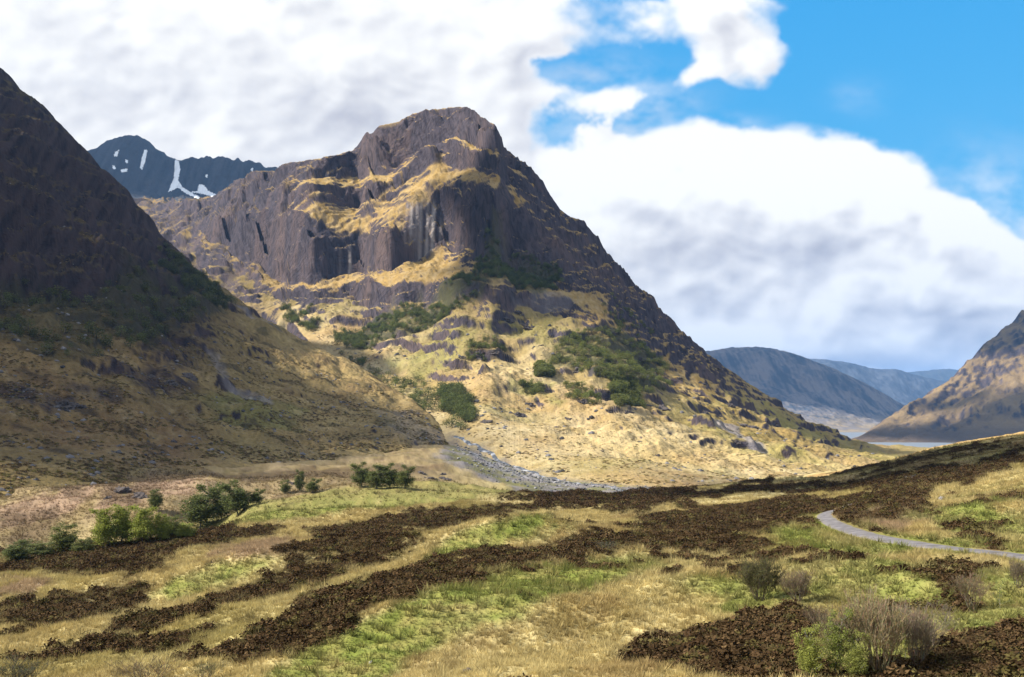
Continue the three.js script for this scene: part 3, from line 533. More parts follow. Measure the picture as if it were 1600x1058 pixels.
const M = (o, amp = 0.01) => new Area(o, [mid], amp, 300);
const midWoodAreas = midWoods.map((o) => M(o, 0.015));
const paleFaces = [M([[632, 368], [640, 325], [680, 315], [690, 368], [650, 380]], 0.01), M([[520, 425], [545, 385], [560, 395], [545, 430]], 0.008)];
const midScree = [M([[1115, 655], [1150, 665], [1180, 690], [1198, 706], [1185, 706], [1150, 680], [1110, 660]], 0.006), M([[800, 470], [850, 455], [890, 480], [870, 490], [820, 480]], 0.012)];
const greenSlope = [M([[760, 480], [860, 470], [920, 490], [880, 540], [800, 530]], 0.03), M([[700, 500], [760, 505], [720, 560], [620, 590], [640, 540]], 0.03), M([[800, 590], [860, 600], [880, 640], [840, 630]], 0.02), M([[1060, 620], [1200, 690], [1250, 690], [1120, 620]], 0.03)];
const paleSlope = [M([[720, 570], [800, 555], [850, 565], [830, 580], [760, 585]], 0.02), M([[840, 680], [960, 660], [1080, 690], [1130, 700], [1080, 725], [960, 715], [880, 705]], 0.03), M([[1100, 700], [1300, 690], [1430, 704], [1300, 735], [1180, 728]], 0.04), M([[850, 500], [910, 490], [900, 530], [860, 525]], 0.02)];
function midColor(x, y, z, nx, ny, nz, s0, d0) {
  const [s, d] = midWarp(x, z, s0, d0, y), st = midLoft.station(s, d), px = CX + s * F, [b1, b2, b3, b4] = bandsAt(st);
  const n1 = fbm(x / 45, z / 45, 4, 0.55), n2 = fbm(x / 150 + 5, z / 150, 3), n3 = fbm(x / 9, (z + y) / 9, 3, 0.62), n4 = noise(x / 2.8, (z + y) / 2.8), n5 = fbm(x / 22 + 40, z / 22, 3, 0.6);
  const high = sstep(2.6, 3.3, st + 0.3 * n1) * sstep(1280, 1080, px);
  let gr = mix3([0.33, 0.24, 0.105], PALE, clamp(0.3 + n1 + 0.6 * n3));
  gr = mix3(gr, [0.20, 0.175, 0.045], clamp(0.12 + 1.3 * n2 + 0.7 * n1) * 0.75);
  gr = mix3(gr, [0.33, 0.20, 0.085], clamp(0.1 + 1.5 * noise(x / 110 + 60, z / 110) + 0.5 * n3) * 0.5);
  for (const a of greenSlope) { const m = a.mask(x, z, n1); if (m) gr = mix3(gr, [0.20, 0.19, 0.05], 0.6 * m); }
  for (const a of paleSlope) { const m = a.mask(x, z, n1); if (m) gr = mix3(gr, [0.47, 0.355, 0.17], 0.5 * m); }
  gr = mix3(gr, mix3(GOLD, STRAW, clamp(0.3 + n3)), 0.85 * high);
  gr = mix3(gr, BROWN, clamp(0.06 + 1.0 * n3 + 0.7 * n5) * 0.6);
  gr = mix3(gr, mix3(OLIVE, BROWN, clamp(0.3 + n1 + 0.7 * n3)), sstep(1.3, 2.4, st) * (1 - high) * 0.5);
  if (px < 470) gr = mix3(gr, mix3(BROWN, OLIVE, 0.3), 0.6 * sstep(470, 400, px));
  if (px > 1000) gr = mix3(gr, mix3(GOLD, [0.27, 0.235, 0.06], clamp(0.4 + 2 * n2 + n5)), 0.6 * sstep(1000, 1200, px) * sstep(0.6, 2, st) * clamp(0.6 + n5));
  let rk = mix3(ROCK, DARKROCK, clamp(0.42 + 1.1 * n3 + 0.6 * n4));
  rk = mix3(rk, [0.17, 0.115, 0.095], clamp(0.1 + n2 + n5) * 0.5);
  const crack = Math.max(sstep(0.92, 0.98, 1 - Math.abs(noise((x + 9 * noise(x / 14, y / 16)) / 10, y / 34))), 0.8 * sstep(0.92, 0.98, 1 - Math.abs(noise(x / 30, (y - 0.5 * x) / 7))));
  rk = mix3(rk, [0.02, 0.017, 0.018], crack * 0.7);
  for (const a of paleFaces) { const m = a.mask(x, z, n1); if (m) rk = mix3(rk, PALEROCK, m * clamp(0.30 + 1.2 * noise(x / 6, z / 60))); }
  const steep = 1 - ny, rocky = clamp(b2 + 0.75 * b3 + 0.5 * b1 + b4 + sstep(480, 420, px) * 0.8 * sstep(4.7, 5.2, st + 0.6 * n1) + 0.62 * sstep(800, 880, px) * sstep(4.2, 5, st)) * high;
  const edge = lerp(lerp(0.285, 0.30, high), 0.14, rocky);
  let r = sstep(edge - 0.04, edge + 0.05, steep + 0.10 * n3 + 0.06 * n1 + 0.04 * n4);
  const tilt = x < -80 ? -0.5 * (x + 80) : 0.06 * (x + 80), band = noise(x / 60 + 3, (y + tilt + 8 * n1) / 12) + 0.5 * n3 + 0.3 * n5, gold = goldArea.mask(x, z, n1) * sstep(-0.42, 0.02, band);
  r *= 1 - 0.85 * gold * sstep(0.62, 0.42, steep + 0.16 * n3);
  r *= 1 - 0.8 * high * sstep(0.22, 0.42, band) * sstep(0.62, 0.42, steep + 0.1 * n3) * sstep(820, 700, px) * (1 - 0.5 * b4);
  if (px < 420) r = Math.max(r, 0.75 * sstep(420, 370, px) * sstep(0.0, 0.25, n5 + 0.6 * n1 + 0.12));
  let c = mix3(gr, rk, r);
  for (const a of midScree) { const m = a.mask(x, z, n1); if (m) c = mix3(c, mix3(SCREE, PALEROCK, clamp(n3)), m * (px > 1000 ? 0.8 : 0.5)); }
  for (const a of midWoodAreas) { const m = a.mask(x, z, n1); if (m) c = mix3(c, [0.075, 0.072, 0.03], m * 0.7); }
  if (st < 0.8) c = mix3(c, mix3(BROWN, HEATH, clamp(0.3 + 1.4 * n1)), 0.75 * sstep(0.75, 0.25, st + 0.5 * n1) * sstep(960, 1120, px) * sstep(1400, 1290, px));
  if (st < 0.6) { const rb = riverBed.mask(x, z, n1); if (rb) c = mix3(c, mix3(SCREE, OLIVE, clamp(0.3 + 1.6 * n1 + n3)), 0.85 * rb); }
  const v = 1 + 0.34 * n3 + 0.22 * n4;
  return [c[0] * v, c[1] * v, c[2] * v];
}
const R = (o, amp) => new Area(o, [moor, mid], amp, 200);
riverBed = R([[702, 680], [738, 692], [790, 717], [850, 741], [930, 755], [1040, 762], [1060, 768], [980, 771], [900, 769], [800, 758], [740, 742], [690, 715]], 0.03);
riverStones = R([[712, 684], [745, 702], [790, 722], [850, 742], [900, 755], [900, 760], [840, 752], [770, 736], [722, 705]], 0.006);
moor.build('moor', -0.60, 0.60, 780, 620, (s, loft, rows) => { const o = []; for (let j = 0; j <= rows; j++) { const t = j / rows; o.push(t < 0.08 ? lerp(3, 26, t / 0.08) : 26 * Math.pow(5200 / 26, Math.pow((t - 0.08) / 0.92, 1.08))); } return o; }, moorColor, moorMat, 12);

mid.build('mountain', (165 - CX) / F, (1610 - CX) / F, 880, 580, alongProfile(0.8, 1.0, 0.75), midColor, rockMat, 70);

// ---------------------------------------------------------------- the dark spur on the left
const leftLoft = new Loft([
  [-700, [[n_, 300, 76], [n_, 480, 150], [n_, 620, 250], [n_, 760, 380], [n_, 900, 520], [n_, 1050, 640], [n_, 1250, 720], [n_, 1800, 560]]],
  [-300, [[n_, 300, 76], [n_, 440, 120], [n_, 560, 200], [n_, 680, 300], [n_, 800, 420], [n_, 920, 530], [n_, 1080, 610], [n_, 1700, 450]]],
  [0, [[785, 330], [690, 410], [590, 510], [500, 600], [390, 700], [260, 800], [112, 960], [n_, 1600, 300]]],
  [70, [[772, 350], [685, 430], [590, 530], [505, 620], [410, 710], [300, 810], [174, 970], [n_, 1600, 280]]],
  [140, [[762, 372], [682, 450], [595, 545], [515, 635], [430, 720], [345, 820], [246, 975], [n_, 1600, 260]]],
  [200, [[757, 392], [685, 465], [605, 560], [535, 640], [465, 720], [390, 830], [303, 980], [n_, 1600, 240]]],
  [260, [[752, 415], [690, 485], [620, 575], [560, 650], [500, 730], [438, 840], [372, 985], [n_, 1600, 220]]],
  [330, [[748, 435], [695, 505], [635, 590], [585, 665], [535, 745], [488, 850], [443, 980], [n_, 1550, 190]]],
  [400, [[743, 460], [700, 525], [650, 605], [612, 680], [570, 760], [530, 850], [491, 960], [n_, 1500, 160]]],
  [500, [[735, 500], [705, 555], [672, 625], [640, 700], [608, 770], [576, 840], [546, 920], [n_, 1400, 120]]],
  [600, [[725, 550], [708, 590], [686, 640], [662, 700], [637, 750], [618, 800], [598, 860], [n_, 1250, 90]]],
  [660, [[715, 590], [706, 620], [693, 650], [677, 690], [664, 720], [652, 755], [640, 800], [n_, 1100, 75]]],
  [708, [[708, 640], [704, 655], [700, 670], [696, 685], [692, 700], [690, 715], [688, 730], [n_, 900, 66]]],
  [735, [[n_, 640, 66], [n_, 655, 70], [n_, 670, 73], [n_, 685, 74], [n_, 700, 74], [n_, 715, 72], [n_, 730, 69], [n_, 900, 52]]],
  [760, [[n_, 650, 60], [n_, 665, 58], [n_, 680, 56], [n_, 695, 54], [n_, 710, 52], [n_, 725, 50], [n_, 740, 48], [n_, 900, 40]]],
]);
const left = new Piece(leftLoft, (x, z, h, gx, gz, s, d) => {
  const st = leftLoft.station(s, d), px = CX + s * F, slope = Math.hypot(gx, gz);
  const craggy = sstep(2.6, 3.6, st + 0.7 * noise(x / 90 + 4, z / 90)) * sstep(380, 230, px + 60 * noise(x / 50, z / 50)), low = sstep(0.2, 1.2, st) * (1 - craggy) * sstep(715, 640, px);
  const top = 1 - 0.75 * sstep(5.2, 6, st);
  const q = (h + 0.25 * x + 12 * noise(x / 60 + 3, z / 60)) / 26, f = q - Math.floor(q), face = sstep(0.5, 0.95, f);
  let y = h + top * craggy * 0.6 * (Math.floor(q) + face - q + 0.3) * 26;
  const wx = x + 14 * noise(x / 40, z / 40);
  y += top * craggy * ((0.5 - ridged(wx / 19, z / 60, 4, 0.55)) * 13 + (0.5 - ridged(x / 75 + 3, z / 140, 3)) * 32 + 6 * fbm(x / 14, z / 14, 4, 0.6));
  const knoll = fbm(x / 60 + 17, z / 60, 4);
  const q3 = (h + 8 * knoll + 0.2 * x) / 13, f3 = q3 - Math.floor(q3), crag = sstep(-0.05, 0.35, noise(x / 60 + 2, z / 50 + 5) + 0.4 * noise(x / 20, z / 20)) * low * sstep(520, 360, px);
  y += crag * 0.7 * (Math.floor(q3) + sstep(0.55, 0.95, f3) - q3 + 0.3) * 13;
  y += low * (7 * knoll + 4.2 * fbm(x / 17, z / 17, 4, 0.6)) - low * 3.5 * (ridged((x * 0.8 - z * 0.3) / 40, (x * 0.3 + z * 0.8) / 160, 2) - 0.6);
  return y + 0.5 * fbm(x / 6, z / 6, 3) * (low + 2 * craggy);
});
const L = (o, amp = 0.012) => new Area(o, [left], amp, 250);
const leftWood = L([[0, 452], [60, 440], [120, 468], [165, 462], [200, 428], [265, 440], [320, 462], [345, 482], [300, 500], [255, 522], [232, 545], [180, 540], [110, 572], [60, 562], [30, 540], [0, 530]], 0.02);
const leftScree = [L([[320, 540], [345, 555], [358, 575], [352, 590], [400, 612], [425, 632], [400, 625], [350, 600], [330, 570]], 0.006), L([[330, 440], [400, 485], [470, 530], [455, 530], [390, 490], [335, 455]], 0.006), L([[600, 640], [640, 640], [700, 690], [660, 700], [620, 680]], 0.02)];
const leftGreen = [L([[300, 620], [360, 605], [420, 640], [470, 640], [450, 670], [360, 670]], 0.03)];
const leftCrags = [L([[190, 570], [240, 560], [300, 575], [305, 600], [280, 612], [210, 605]], 0.02), L([[60, 620], [120, 615], [135, 645], [70, 650]], 0.02), L([[100, 595], [170, 600], [175, 620], [110, 612]], 0.02), L([[0, 680], [25, 685], [20, 700], [0, 700]], 0.02), L([[0, 600], [60, 610], [40, 640], [0, 640]], 0.03)];
function leftColor(x, y, z, nx, ny, nz, s, d) {
  const st = leftLoft.station(s, d), px = CX + s * F;
  const n1 = fbm(x / 38, z / 38, 4, 0.55), n2 = fbm(x / 120 + 15, z / 120, 3), n3 = fbm(x / 8, (z + y) / 8, 3, 0.6), n4 = noise(x / 2.6, (z + y) / 2.6);
  let gr = mix3(mix3(STRAW, GOLD, 0.5), [0.14, 0.085, 0.042], clamp(0.45 + n1 + 0.7 * n3));
  gr = mix3(gr, PINK, clamp(0.2 + n2) * 0.4 * sstep(1.5, 0.4, st));
  gr = mix3(gr, RUST, clamp(0.1 + 1.4 * n2) * 0.6 * sstep(450, 250, px));
  gr = mix3(gr, OLIVE, clamp(0.05 - n2) * 0.7);
  for (const a of leftGreen) { const m = a.mask(x, z, n1); if (m) gr = mix3(gr, [0.15, 0.15, 0.045], 0.6 * m); }
  const pt = fbm(x / 26 + 30, z / 20, 4, 0.62);
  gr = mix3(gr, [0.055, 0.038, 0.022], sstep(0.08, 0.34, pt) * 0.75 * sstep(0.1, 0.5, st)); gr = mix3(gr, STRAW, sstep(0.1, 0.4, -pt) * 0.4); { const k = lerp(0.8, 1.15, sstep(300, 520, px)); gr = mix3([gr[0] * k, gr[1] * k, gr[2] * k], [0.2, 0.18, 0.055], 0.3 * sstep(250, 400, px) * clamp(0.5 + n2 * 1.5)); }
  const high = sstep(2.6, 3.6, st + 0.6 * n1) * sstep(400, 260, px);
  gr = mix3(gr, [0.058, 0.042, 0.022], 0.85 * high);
  let rk = mix3([0.070, 0.049, 0.048], [0.018, 0.014, 0.016], clamp(0.5 + 1.3 * n3 + 0.6 * n4));
  let r = sstep(lerp(0.30, 0.19, high), lerp(0.40, 0.30, high), 1 - ny + 0.14 * n3 + 0.1 * n1);
  for (const a of leftCrags) { const m = a.mask(x, z, n1 * 1.3); if (m) r = Math.max(r, m * clamp(0.75 + n3)); }
  let c = mix3(gr, rk, r);
  for (const a of leftScree) { const m = a.mask(x, z, n1); if (m) c = mix3(c, mix3(SCREE, PALEROCK, clamp(0.2 + n3)), m * (px > 560 ? 0.3 : 0.5)); }
  const w = leftWood.mask(x, z, n1); if (w) c = mix3(c, [0.05, 0.048, 0.02], w * 0.55);
  const v = 1 + 0.42 * n3 + 0.30 * n4 + 0.2 * n1;
  return [c[0] * v, c[1] * v, c[2] * v];
}
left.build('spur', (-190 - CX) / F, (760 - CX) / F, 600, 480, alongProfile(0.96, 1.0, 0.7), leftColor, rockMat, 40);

// ---------------------------------------------------------------- the peak at the head of the corrie
const backLoft = new Loft([
  [-100, [[n_, 2900, 520], [330, 3300], [320, 3600], [310, 3850], [300, 4000], [265, 4200], [n_, 4900, 700]]],
  [135, [[n_, 2900, 560], [335, 3300], [315, 3600], [300, 3800], [278, 3900], [237, 4150], [n_, 4900, 800]]],
  [180, [[n_, 2900, 580], [330, 3300], [312, 3600], [298, 3800], [270, 3880], [215, 4150], [n_, 4900, 860]]],
  [210, [[n_, 2900, 590], [325, 3300], [310, 3600], [298, 3800], [268, 3880], [211, 4150], [n_, 4900, 880]]],
  [250, [[n_, 2900, 590], [322, 3300], [310, 3600], [302, 3800], [280, 3900], [235, 4120], [n_, 4900, 840]]],
  [278, [[n_, 2900, 590], [320, 3300], [312, 3600], [305, 3800], [285, 3900], [249, 4080], [n_, 4900, 800]]],
  [300, [[n_, 2900, 590], [318, 3300], [312, 3600], [306, 3800], [290, 3860], [245, 4000], [n_, 4900, 800]]],
  [370, [[n_, 2900, 590], [320, 3300], [312, 3600], [306, 3800], [292, 3850], [248, 3980], [n_, 4900, 800]]],
  [440, [[n_, 2900, 600], [312, 3300], [300, 3600], [290, 3800], [280, 3900], [264, 4000], [n_, 4900, 760]]],
  [520, [[n_, 2900, 600], [n_, 3300, 700], [n_, 3600, 760], [n_, 3800, 780], [n_, 3900, 800], [n_, 4000, 820], [n_, 4900, 700]]],
]);
const back = new Piece(backLoft, (x, z, h, gx, gz, s, d) => {
  const st = backLoft.station(s, d), px = CX + s * F, up = sstep(2.4, 3.4, st);
  let y = h + (ridged(x / 120, z / 260, 4) - 0.5) * 40 * (1 - up) + 10 * fbm(x / 30, z / 30, 3);
  y += up * ((ridged((x + 15 * noise(x / 60, z / 50)) / 74, z / 800, 4) - 0.5) * lerp(46, 72, sstep(260, 300, px)) * (1 - 0.62 * sstep(4.3, 4.9, st)) - 6) + sstep(4.2, 5, st) * 9 * noise(x / 40, 3.3);
  return y;
});
function backColor(x, y, z, nx, ny, nz, s, d) {
  const n1 = fbm(x / 70, (z + y) / 70, 4, 0.6), n3 = fbm(x / 16, (z + y) / 16, 3, 0.6), st = backLoft.station(s, d);
  let rk = mix3([0.085, 0.088, 0.10], [0.045, 0.05, 0.06], clamp(0.5 + n3 + n1));
  const gr = mix3(GOLD, BROWN, clamp(0.4 + n1));
  const r = sstep(0.12, 0.28, 1 - ny + 0.15 * n3 + sstep(1.2, 2.4, st) * 0.4);
  const c = mix3(gr, rk, r), v = 1 + 0.25 * n3;
  return [c[0] * v, c[1] * v, c[2] * v];
}
const backMesh = back.build('distant_peak', (60 - CX) / F, (520 - CX) / F, 250, 170, alongProfile(1, 1, 0.4), backColor, farMat, 150);

// ---------------------------------------------------------------- the slope right of the loch and the far hills
const rightLoft = new Loft([
  [1300, [[n_, 3118, -8], [n_, 3225, -8], [n_, 3332, -8], [n_, 3440, -8], [n_, 3601, -8], [n_, 4192, -8]]],
  [1328, [[n_, 3140, -6], [692.4, 3257], [691, 3311], [692, 3365], [689, 3418], [n_, 4192, -8]]],
  [1370, [[n_, 3140, -6], [692.4, 3268], [686, 3354], [678, 3440], [667, 3548], [n_, 4300, 5]]],
  [1420, [[n_, 3140, -6], [692.4, 3268], [679, 3418], [660, 3580], [635, 3741], [n_, 4515, 40]]],
  [1480, [[n_, 3140, -6], [692.4, 3257], [668, 3472], [635, 3687], [595, 3913], [n_, 4730, 120]]],
  [1540, [[n_, 3140, -6], [692.2, 3225], [655, 3472], [605, 3741], [542, 4020], [n_, 4945, 220]]],
  [1600, [[n_, 3150, -2], [692, 3204], [640, 3462], [575, 3762], [489, 4128], [n_, 5160, 360]]],
  [1750, [[n_, 3096, -2], [692, 3150], [610, 3440], [510, 3784], [380, 4192], [n_, 5268, 560]]],
  [2050, [[n_, 3010, -2], [692, 3074], [560, 3440], [420, 3762], [250, 4192], [n_, 5268, 760]]],
]);
const right = new Piece(rightLoft, (x, z, h, gx, gz, s, d) => {
  const st = rightLoft.station(s, d), k = sstep(1.0, 2.2, st) * sstep(1335, 1420, CX + s * F);
  const a = (x * 0.75 - z * 0.66), b = (x * 0.66 + z * 0.75);
  return h + k * ((ridged(b / 130 + 0.4 * noise(x / 200, z / 200), a / 700, 4) - 0.55) * 46 + 18 * fbm(x / 70, z / 70, 5, 0.6) + (Math.abs((((h + 30 * noise(x / 200, z / 200)) / 60) % 1) - 0.5) - 0.25) * 14);
});
function rightColor(x, y, z, nx, ny, nz, s, d) {
  const n1 = fbm(x / 90, (z + y) / 90, 4, 0.6), n3 = fbm(x / 22, (z + y) / 22, 3, 0.6), n2 = fbm(x / 330 + 8, z / 330, 3);
  let c = mix3([0.25, 0.175, 0.085], [0.12, 0.085, 0.055], clamp(0.45 + 1.2 * n1 + 0.6 * n2 + 0.5 * n3));
  const rk = mix3([0.10, 0.08, 0.085], DARKROCK, clamp(0.4 + 1.3 * n3));
  c = mix3(c, rk, sstep(0.17, 0.33, 1 - ny + 0.2 * n3 + 0.16 * n1));
  c = mix3(c, [0.09, 0.065, 0.05], sstep(70, 20, y + 40 * n1) * 0.7);
  const v = 1 + 0.2 * n3;
  return [c[0] * v, c[1] * v, c[2] * v];
}
right.build('lochside_slope', (1305 - CX) / F, (2040 - CX) / F, 260, 170, alongProfile(1, 1, 0.4), rightColor, farMat, 130);

function farHill(name, columns, s0, s1, cols, rows, rough, colors, tile) {
  const p = new Piece(new Loft(columns), (x, z, h, gx, gz, s, d) => {
    const st = p.loft.station(s, d);
    return h + sstep(0, 0.6, st) * rough * ((ridged((x + 0.3 * z) / (rough * 9), z / (rough * 20), 4) - 0.5) * sstep(2.1, 1.6, st) + 0.45 * fbm(x / (rough * 2.5), z / (rough * 2.5), 5, 0.6));
  });
  p.build(name, (s0 - CX) / F, (s1 - CX) / F, cols, rows, alongProfile(1, 1, 0.2), (x, y, z, nx, ny) => {
    const n1 = fbm(x / (rough * 5), (z + y) / (rough * 5), 4, 0.6), n3 = fbm(x / (rough * 0.9), (z + 2 * y) / (rough * 0.9), 3, 0.6);
    const c = mix3(colors[0], colors[1], clamp(0.5 + 1.8 * n1 + 1.2 * n3)), low = sstep(120, 30, y + 110 * n1 + 50 * n3);
    return mix3(c, colors[2], low * clamp(0.5 + 2 * n1));
  }, farMat, tile);
  LAND.pop();
  return p;
}
const far1 = farHill('far_hill', [
  [900, [[n_, 5000, -6], [600, 6200], [545, 7000], [n_, 8500, 200]]], [1060, [[n_, 5000, -6], [620, 6200], [556, 7000], [n_, 8500, 200]]], [1110, [[n_, 5000, -6], [615, 6200], [548, 7000], [n_, 8500, 220]]], [1165, [[n_, 5000, -6], [610, 6200], [543, 7000], [n_, 8500, 240]]],
  [1205, [[n_, 5000, -6], [612, 6200], [545, 7000], [n_, 8500, 240]]], [1260, [[n_, 5000, -6], [625, 6100], [560, 6900], [n_, 8500, 200]]], [1310, [[n_, 5000, -6], [640, 6000], [580, 6800], [n_, 8500, 150]]], [1360, [[n_, 5000, -6], [655, 5900], [604, 6700], [n_, 8500, 90]]],
  [1410, [[n_, 5000, -6], [668, 5800], [632, 6600], [n_, 8500, 40]]], [1480, [[n_, 5000, -6], [682, 5700], [668, 6500], [n_, 8500, -6]]], [1600, [[n_, 5000, -6], [684, 5700], [682, 6500], [n_, 8500, -6]]],
], 950, 1590, 300, 130, 34, [[0.19, 0.17, 0.165], [0.06, 0.072, 0.095], [0.30, 0.23, 0.14]], 260);
farHill('far_hill', [
  [1150, [[n_, 8800, -6], [610, 10200], [560, 11500], [n_, 13500, 100]]], [1270, [[n_, 8800, -6], [612, 10200], [561, 11500], [n_, 13500, 100]]], [1330, [[n_, 8800, -6], [616, 10200], [568, 11500], [n_, 13500, 100]]], [1375, [[n_, 8800, -6], [620, 10200], [577, 11500], [n_, 13500, 100]]],
  [1395, [[n_, 8800, -6], [622, 10200], [577, 11500], [n_, 13500, 100]]], [1430, [[n_, 8800, -6], [630, 10200], [586, 11500], [n_, 13500, 100]]], [1500, [[n_, 8800, -6], [645, 10200], [600, 11500], [n_, 13500, 100]]], [1600, [[n_, 8800, -6], [650, 10200], [610, 11500], [n_, 13500, 100]]],
], 1160, 1590, 200, 90, 40, [[0.09, 0.10, 0.12], [0.05, 0.06, 0.08], [0.10, 0.09, 0.05]], 400);
farHill('far_hill', [
  [1300, [[n_, 14000, -6], [620, 15500], [590, 17000], [n_, 19000, 100]]], [1400, [[n_, 14000, -6], [620, 15500], [584, 17000], [n_, 19000, 100]]], [1450, [[n_, 14000, -6], [618, 15500], [579, 17000], [n_, 19000, 100]]], [1480, [[n_, 14000, -6], [618, 15500], [577, 17000], [n_, 19000, 100]]], [1520, [[n_, 14000, -6], [618, 15500], [582, 17000], [n_, 19000, 100]]], [1620, [[n_, 14000, -6], [618, 15500], [590, 17000], [n_, 19000, 100]]],
], 1310, 1600, 130, 60, 50, [[0.07, 0.07, 0.06], [0.05, 0.05, 0.05], [0.07, 0.07, 0.06]], 600);

//@@BEGIN
// ---------------------------------------------------------------- path, stream, snow, rocks
function ribbon(name, points, width, lift, material, color, pieces = ONLYMOOR) {
  const n = points.length, W = 6, p = [], c = [], uv = [], idx = [];
  let run = 0;
  for (let i = 0; i < n; i++) {
    const a = points[Math.max(0, i - 1)], b = points[Math.min(n - 1, i + 1)], dx = b[0] - a[0], dz = b[1] - a[1], l = Math.hypot(dx, dz) || 1;
    if (i) run += Math.hypot(points[i][0] - points[i - 1][0], points[i][1] - points[i - 1][1]);
    const w = (typeof width === 'function' ? width(i / (n - 1)) : width) * (1 + 0.14 * noise(run * 0.35, 3.1));
    for (let k = 0; k <= W; k++) {
      const o = (k / W - 0.5) * w, x = points[i][0] - dz / l * o, z = points[i][1] + dx / l * o, e = 1 - Math.abs(k / W - 0.5) * 2;
      p.push(x, Math.max(...pieces.map((q) => q.y(x, z))) + lift * sstep(-0.1, 0.5, e) + 0.012, z); uv.push(x / 3, z / 3);
      const v = color(x, z, e); c.push(...v);
    }
  }
  for (let i = 0; i < n - 1; i++) for (let k = 0; k < W; k++) { const o = i * (W + 1) + k; idx.push(o, o + 1, o + W + 1, o + 1, o + W + 2, o + W + 1); }
  const g = new THREE.BufferGeometry();
  g.setAttribute('position', new THREE.Float32BufferAttribute(p, 3)); g.setAttribute('color', new THREE.Float32BufferAttribute(c, 3)); g.setAttribute('uv', new THREE.Float32BufferAttribute(uv, 2)); g.setIndex(idx); g.computeVertexNormals();
  return tag(addMesh(name, g, material), null, null, null, 'structure');
}
const gravel = new THREE.MeshPhysicalMaterial({ name: 'path_gravel', vertexColors: true, roughness: 0.95, specularIntensity: 0.3, bumpMap: grassBump, bumpScale: 0.05 });
const gravelColor = (x, z, e) => { const v = 0.85 + 0.35 * noise(x * 1.3, z * 1.3) + 0.2 * noise(x * 4, z * 4); return mix3([0.17, 0.15, 0.12], [0.165 * v, 0.152 * v, 0.155 * v], sstep(0.05, 0.4, e + 0.2 * noise(x, z))); };
ribbon('path', path, 1.9, 0.07, gravel, gravelColor);
{
  const pts = [[1395, 740], [1412, 742], [1424, 744], [1434, 747], [1446, 751]].map(([a, b]) => ground(a, b, ONLYMOOR)).filter(Boolean);
  ribbon('path', new THREE.CatmullRomCurve3(pts).getPoints(40).map((p) => [p.x, p.z]), 2.6, 0.1, gravel, gravelColor);
}
{
  const water = new THREE.MeshPhysicalMaterial({ name: 'stream_water', vertexColors: true, roughness: 0.35, bumpMap: grassBump, bumpScale: 0.3 });
  const pts = [[712, 680], [728, 692], [742, 701], [770, 714], [796, 727], [836, 740], [868, 748], [900, 755], [950, 760], [1010, 765], [1050, 767]].map(([a, b]) => ground(a, b, [moor, mid])).filter(Boolean);
  const curve = new THREE.CatmullRomCurve3(pts).getPoints(260).map((p) => [p.x + 2.2 * noise(p.x / 14, p.z / 14), p.z + 5 * noise(p.x / 17 + 5, p.z / 17)]);
  ribbon('stream', curve, (t) => 2.6 + 1.6 * noise(t * 30, 2), 0.25, water, (x, z) => { const f = sstep(-0.1, 0.5, noise(x * 0.35, z * 0.2)); return mix3([0.07, 0.075, 0.085], [0.36, 0.36, 0.375], f); }, [moor, mid]);
}
function rockGeometry(n, sx, sy, sz, rough) {             // a weathered stone: a sphere cut into planes and roughened
  const g = new THREE.IcosahedronGeometry(1, n), p = g.attributes.position, cuts = [];
  for (let k = 0; k < 9; k++) cuts.push([new THREE.Vector3(rr(-1, 1), rr(-0.6, 1), rr(-1, 1)).normalize(), rr(0.55, 0.9)]);
  const v = new THREE.Vector3(), ox = rr(0, 50);
  for (let i = 0; i < p.count; i++) {
    v.fromBufferAttribute(p, i);
    for (const [d, k] of cuts) { const e = v.dot(d) - k; if (e > 0) v.addScaledVector(d, -e * 0.85); }
    const f = 1 + rough * (fbm(v.x * 2 + ox, v.y * 3 + v.z * 2, 4) + 0.4 * noise(v.y * 7 + ox, v.x * 1.2));
    p.setXYZ(i, v.x * f * sx, v.y * f * sy, v.z * f * sz);
  }
  g.computeVertexNormals();
  return g;
}
reseed(77);
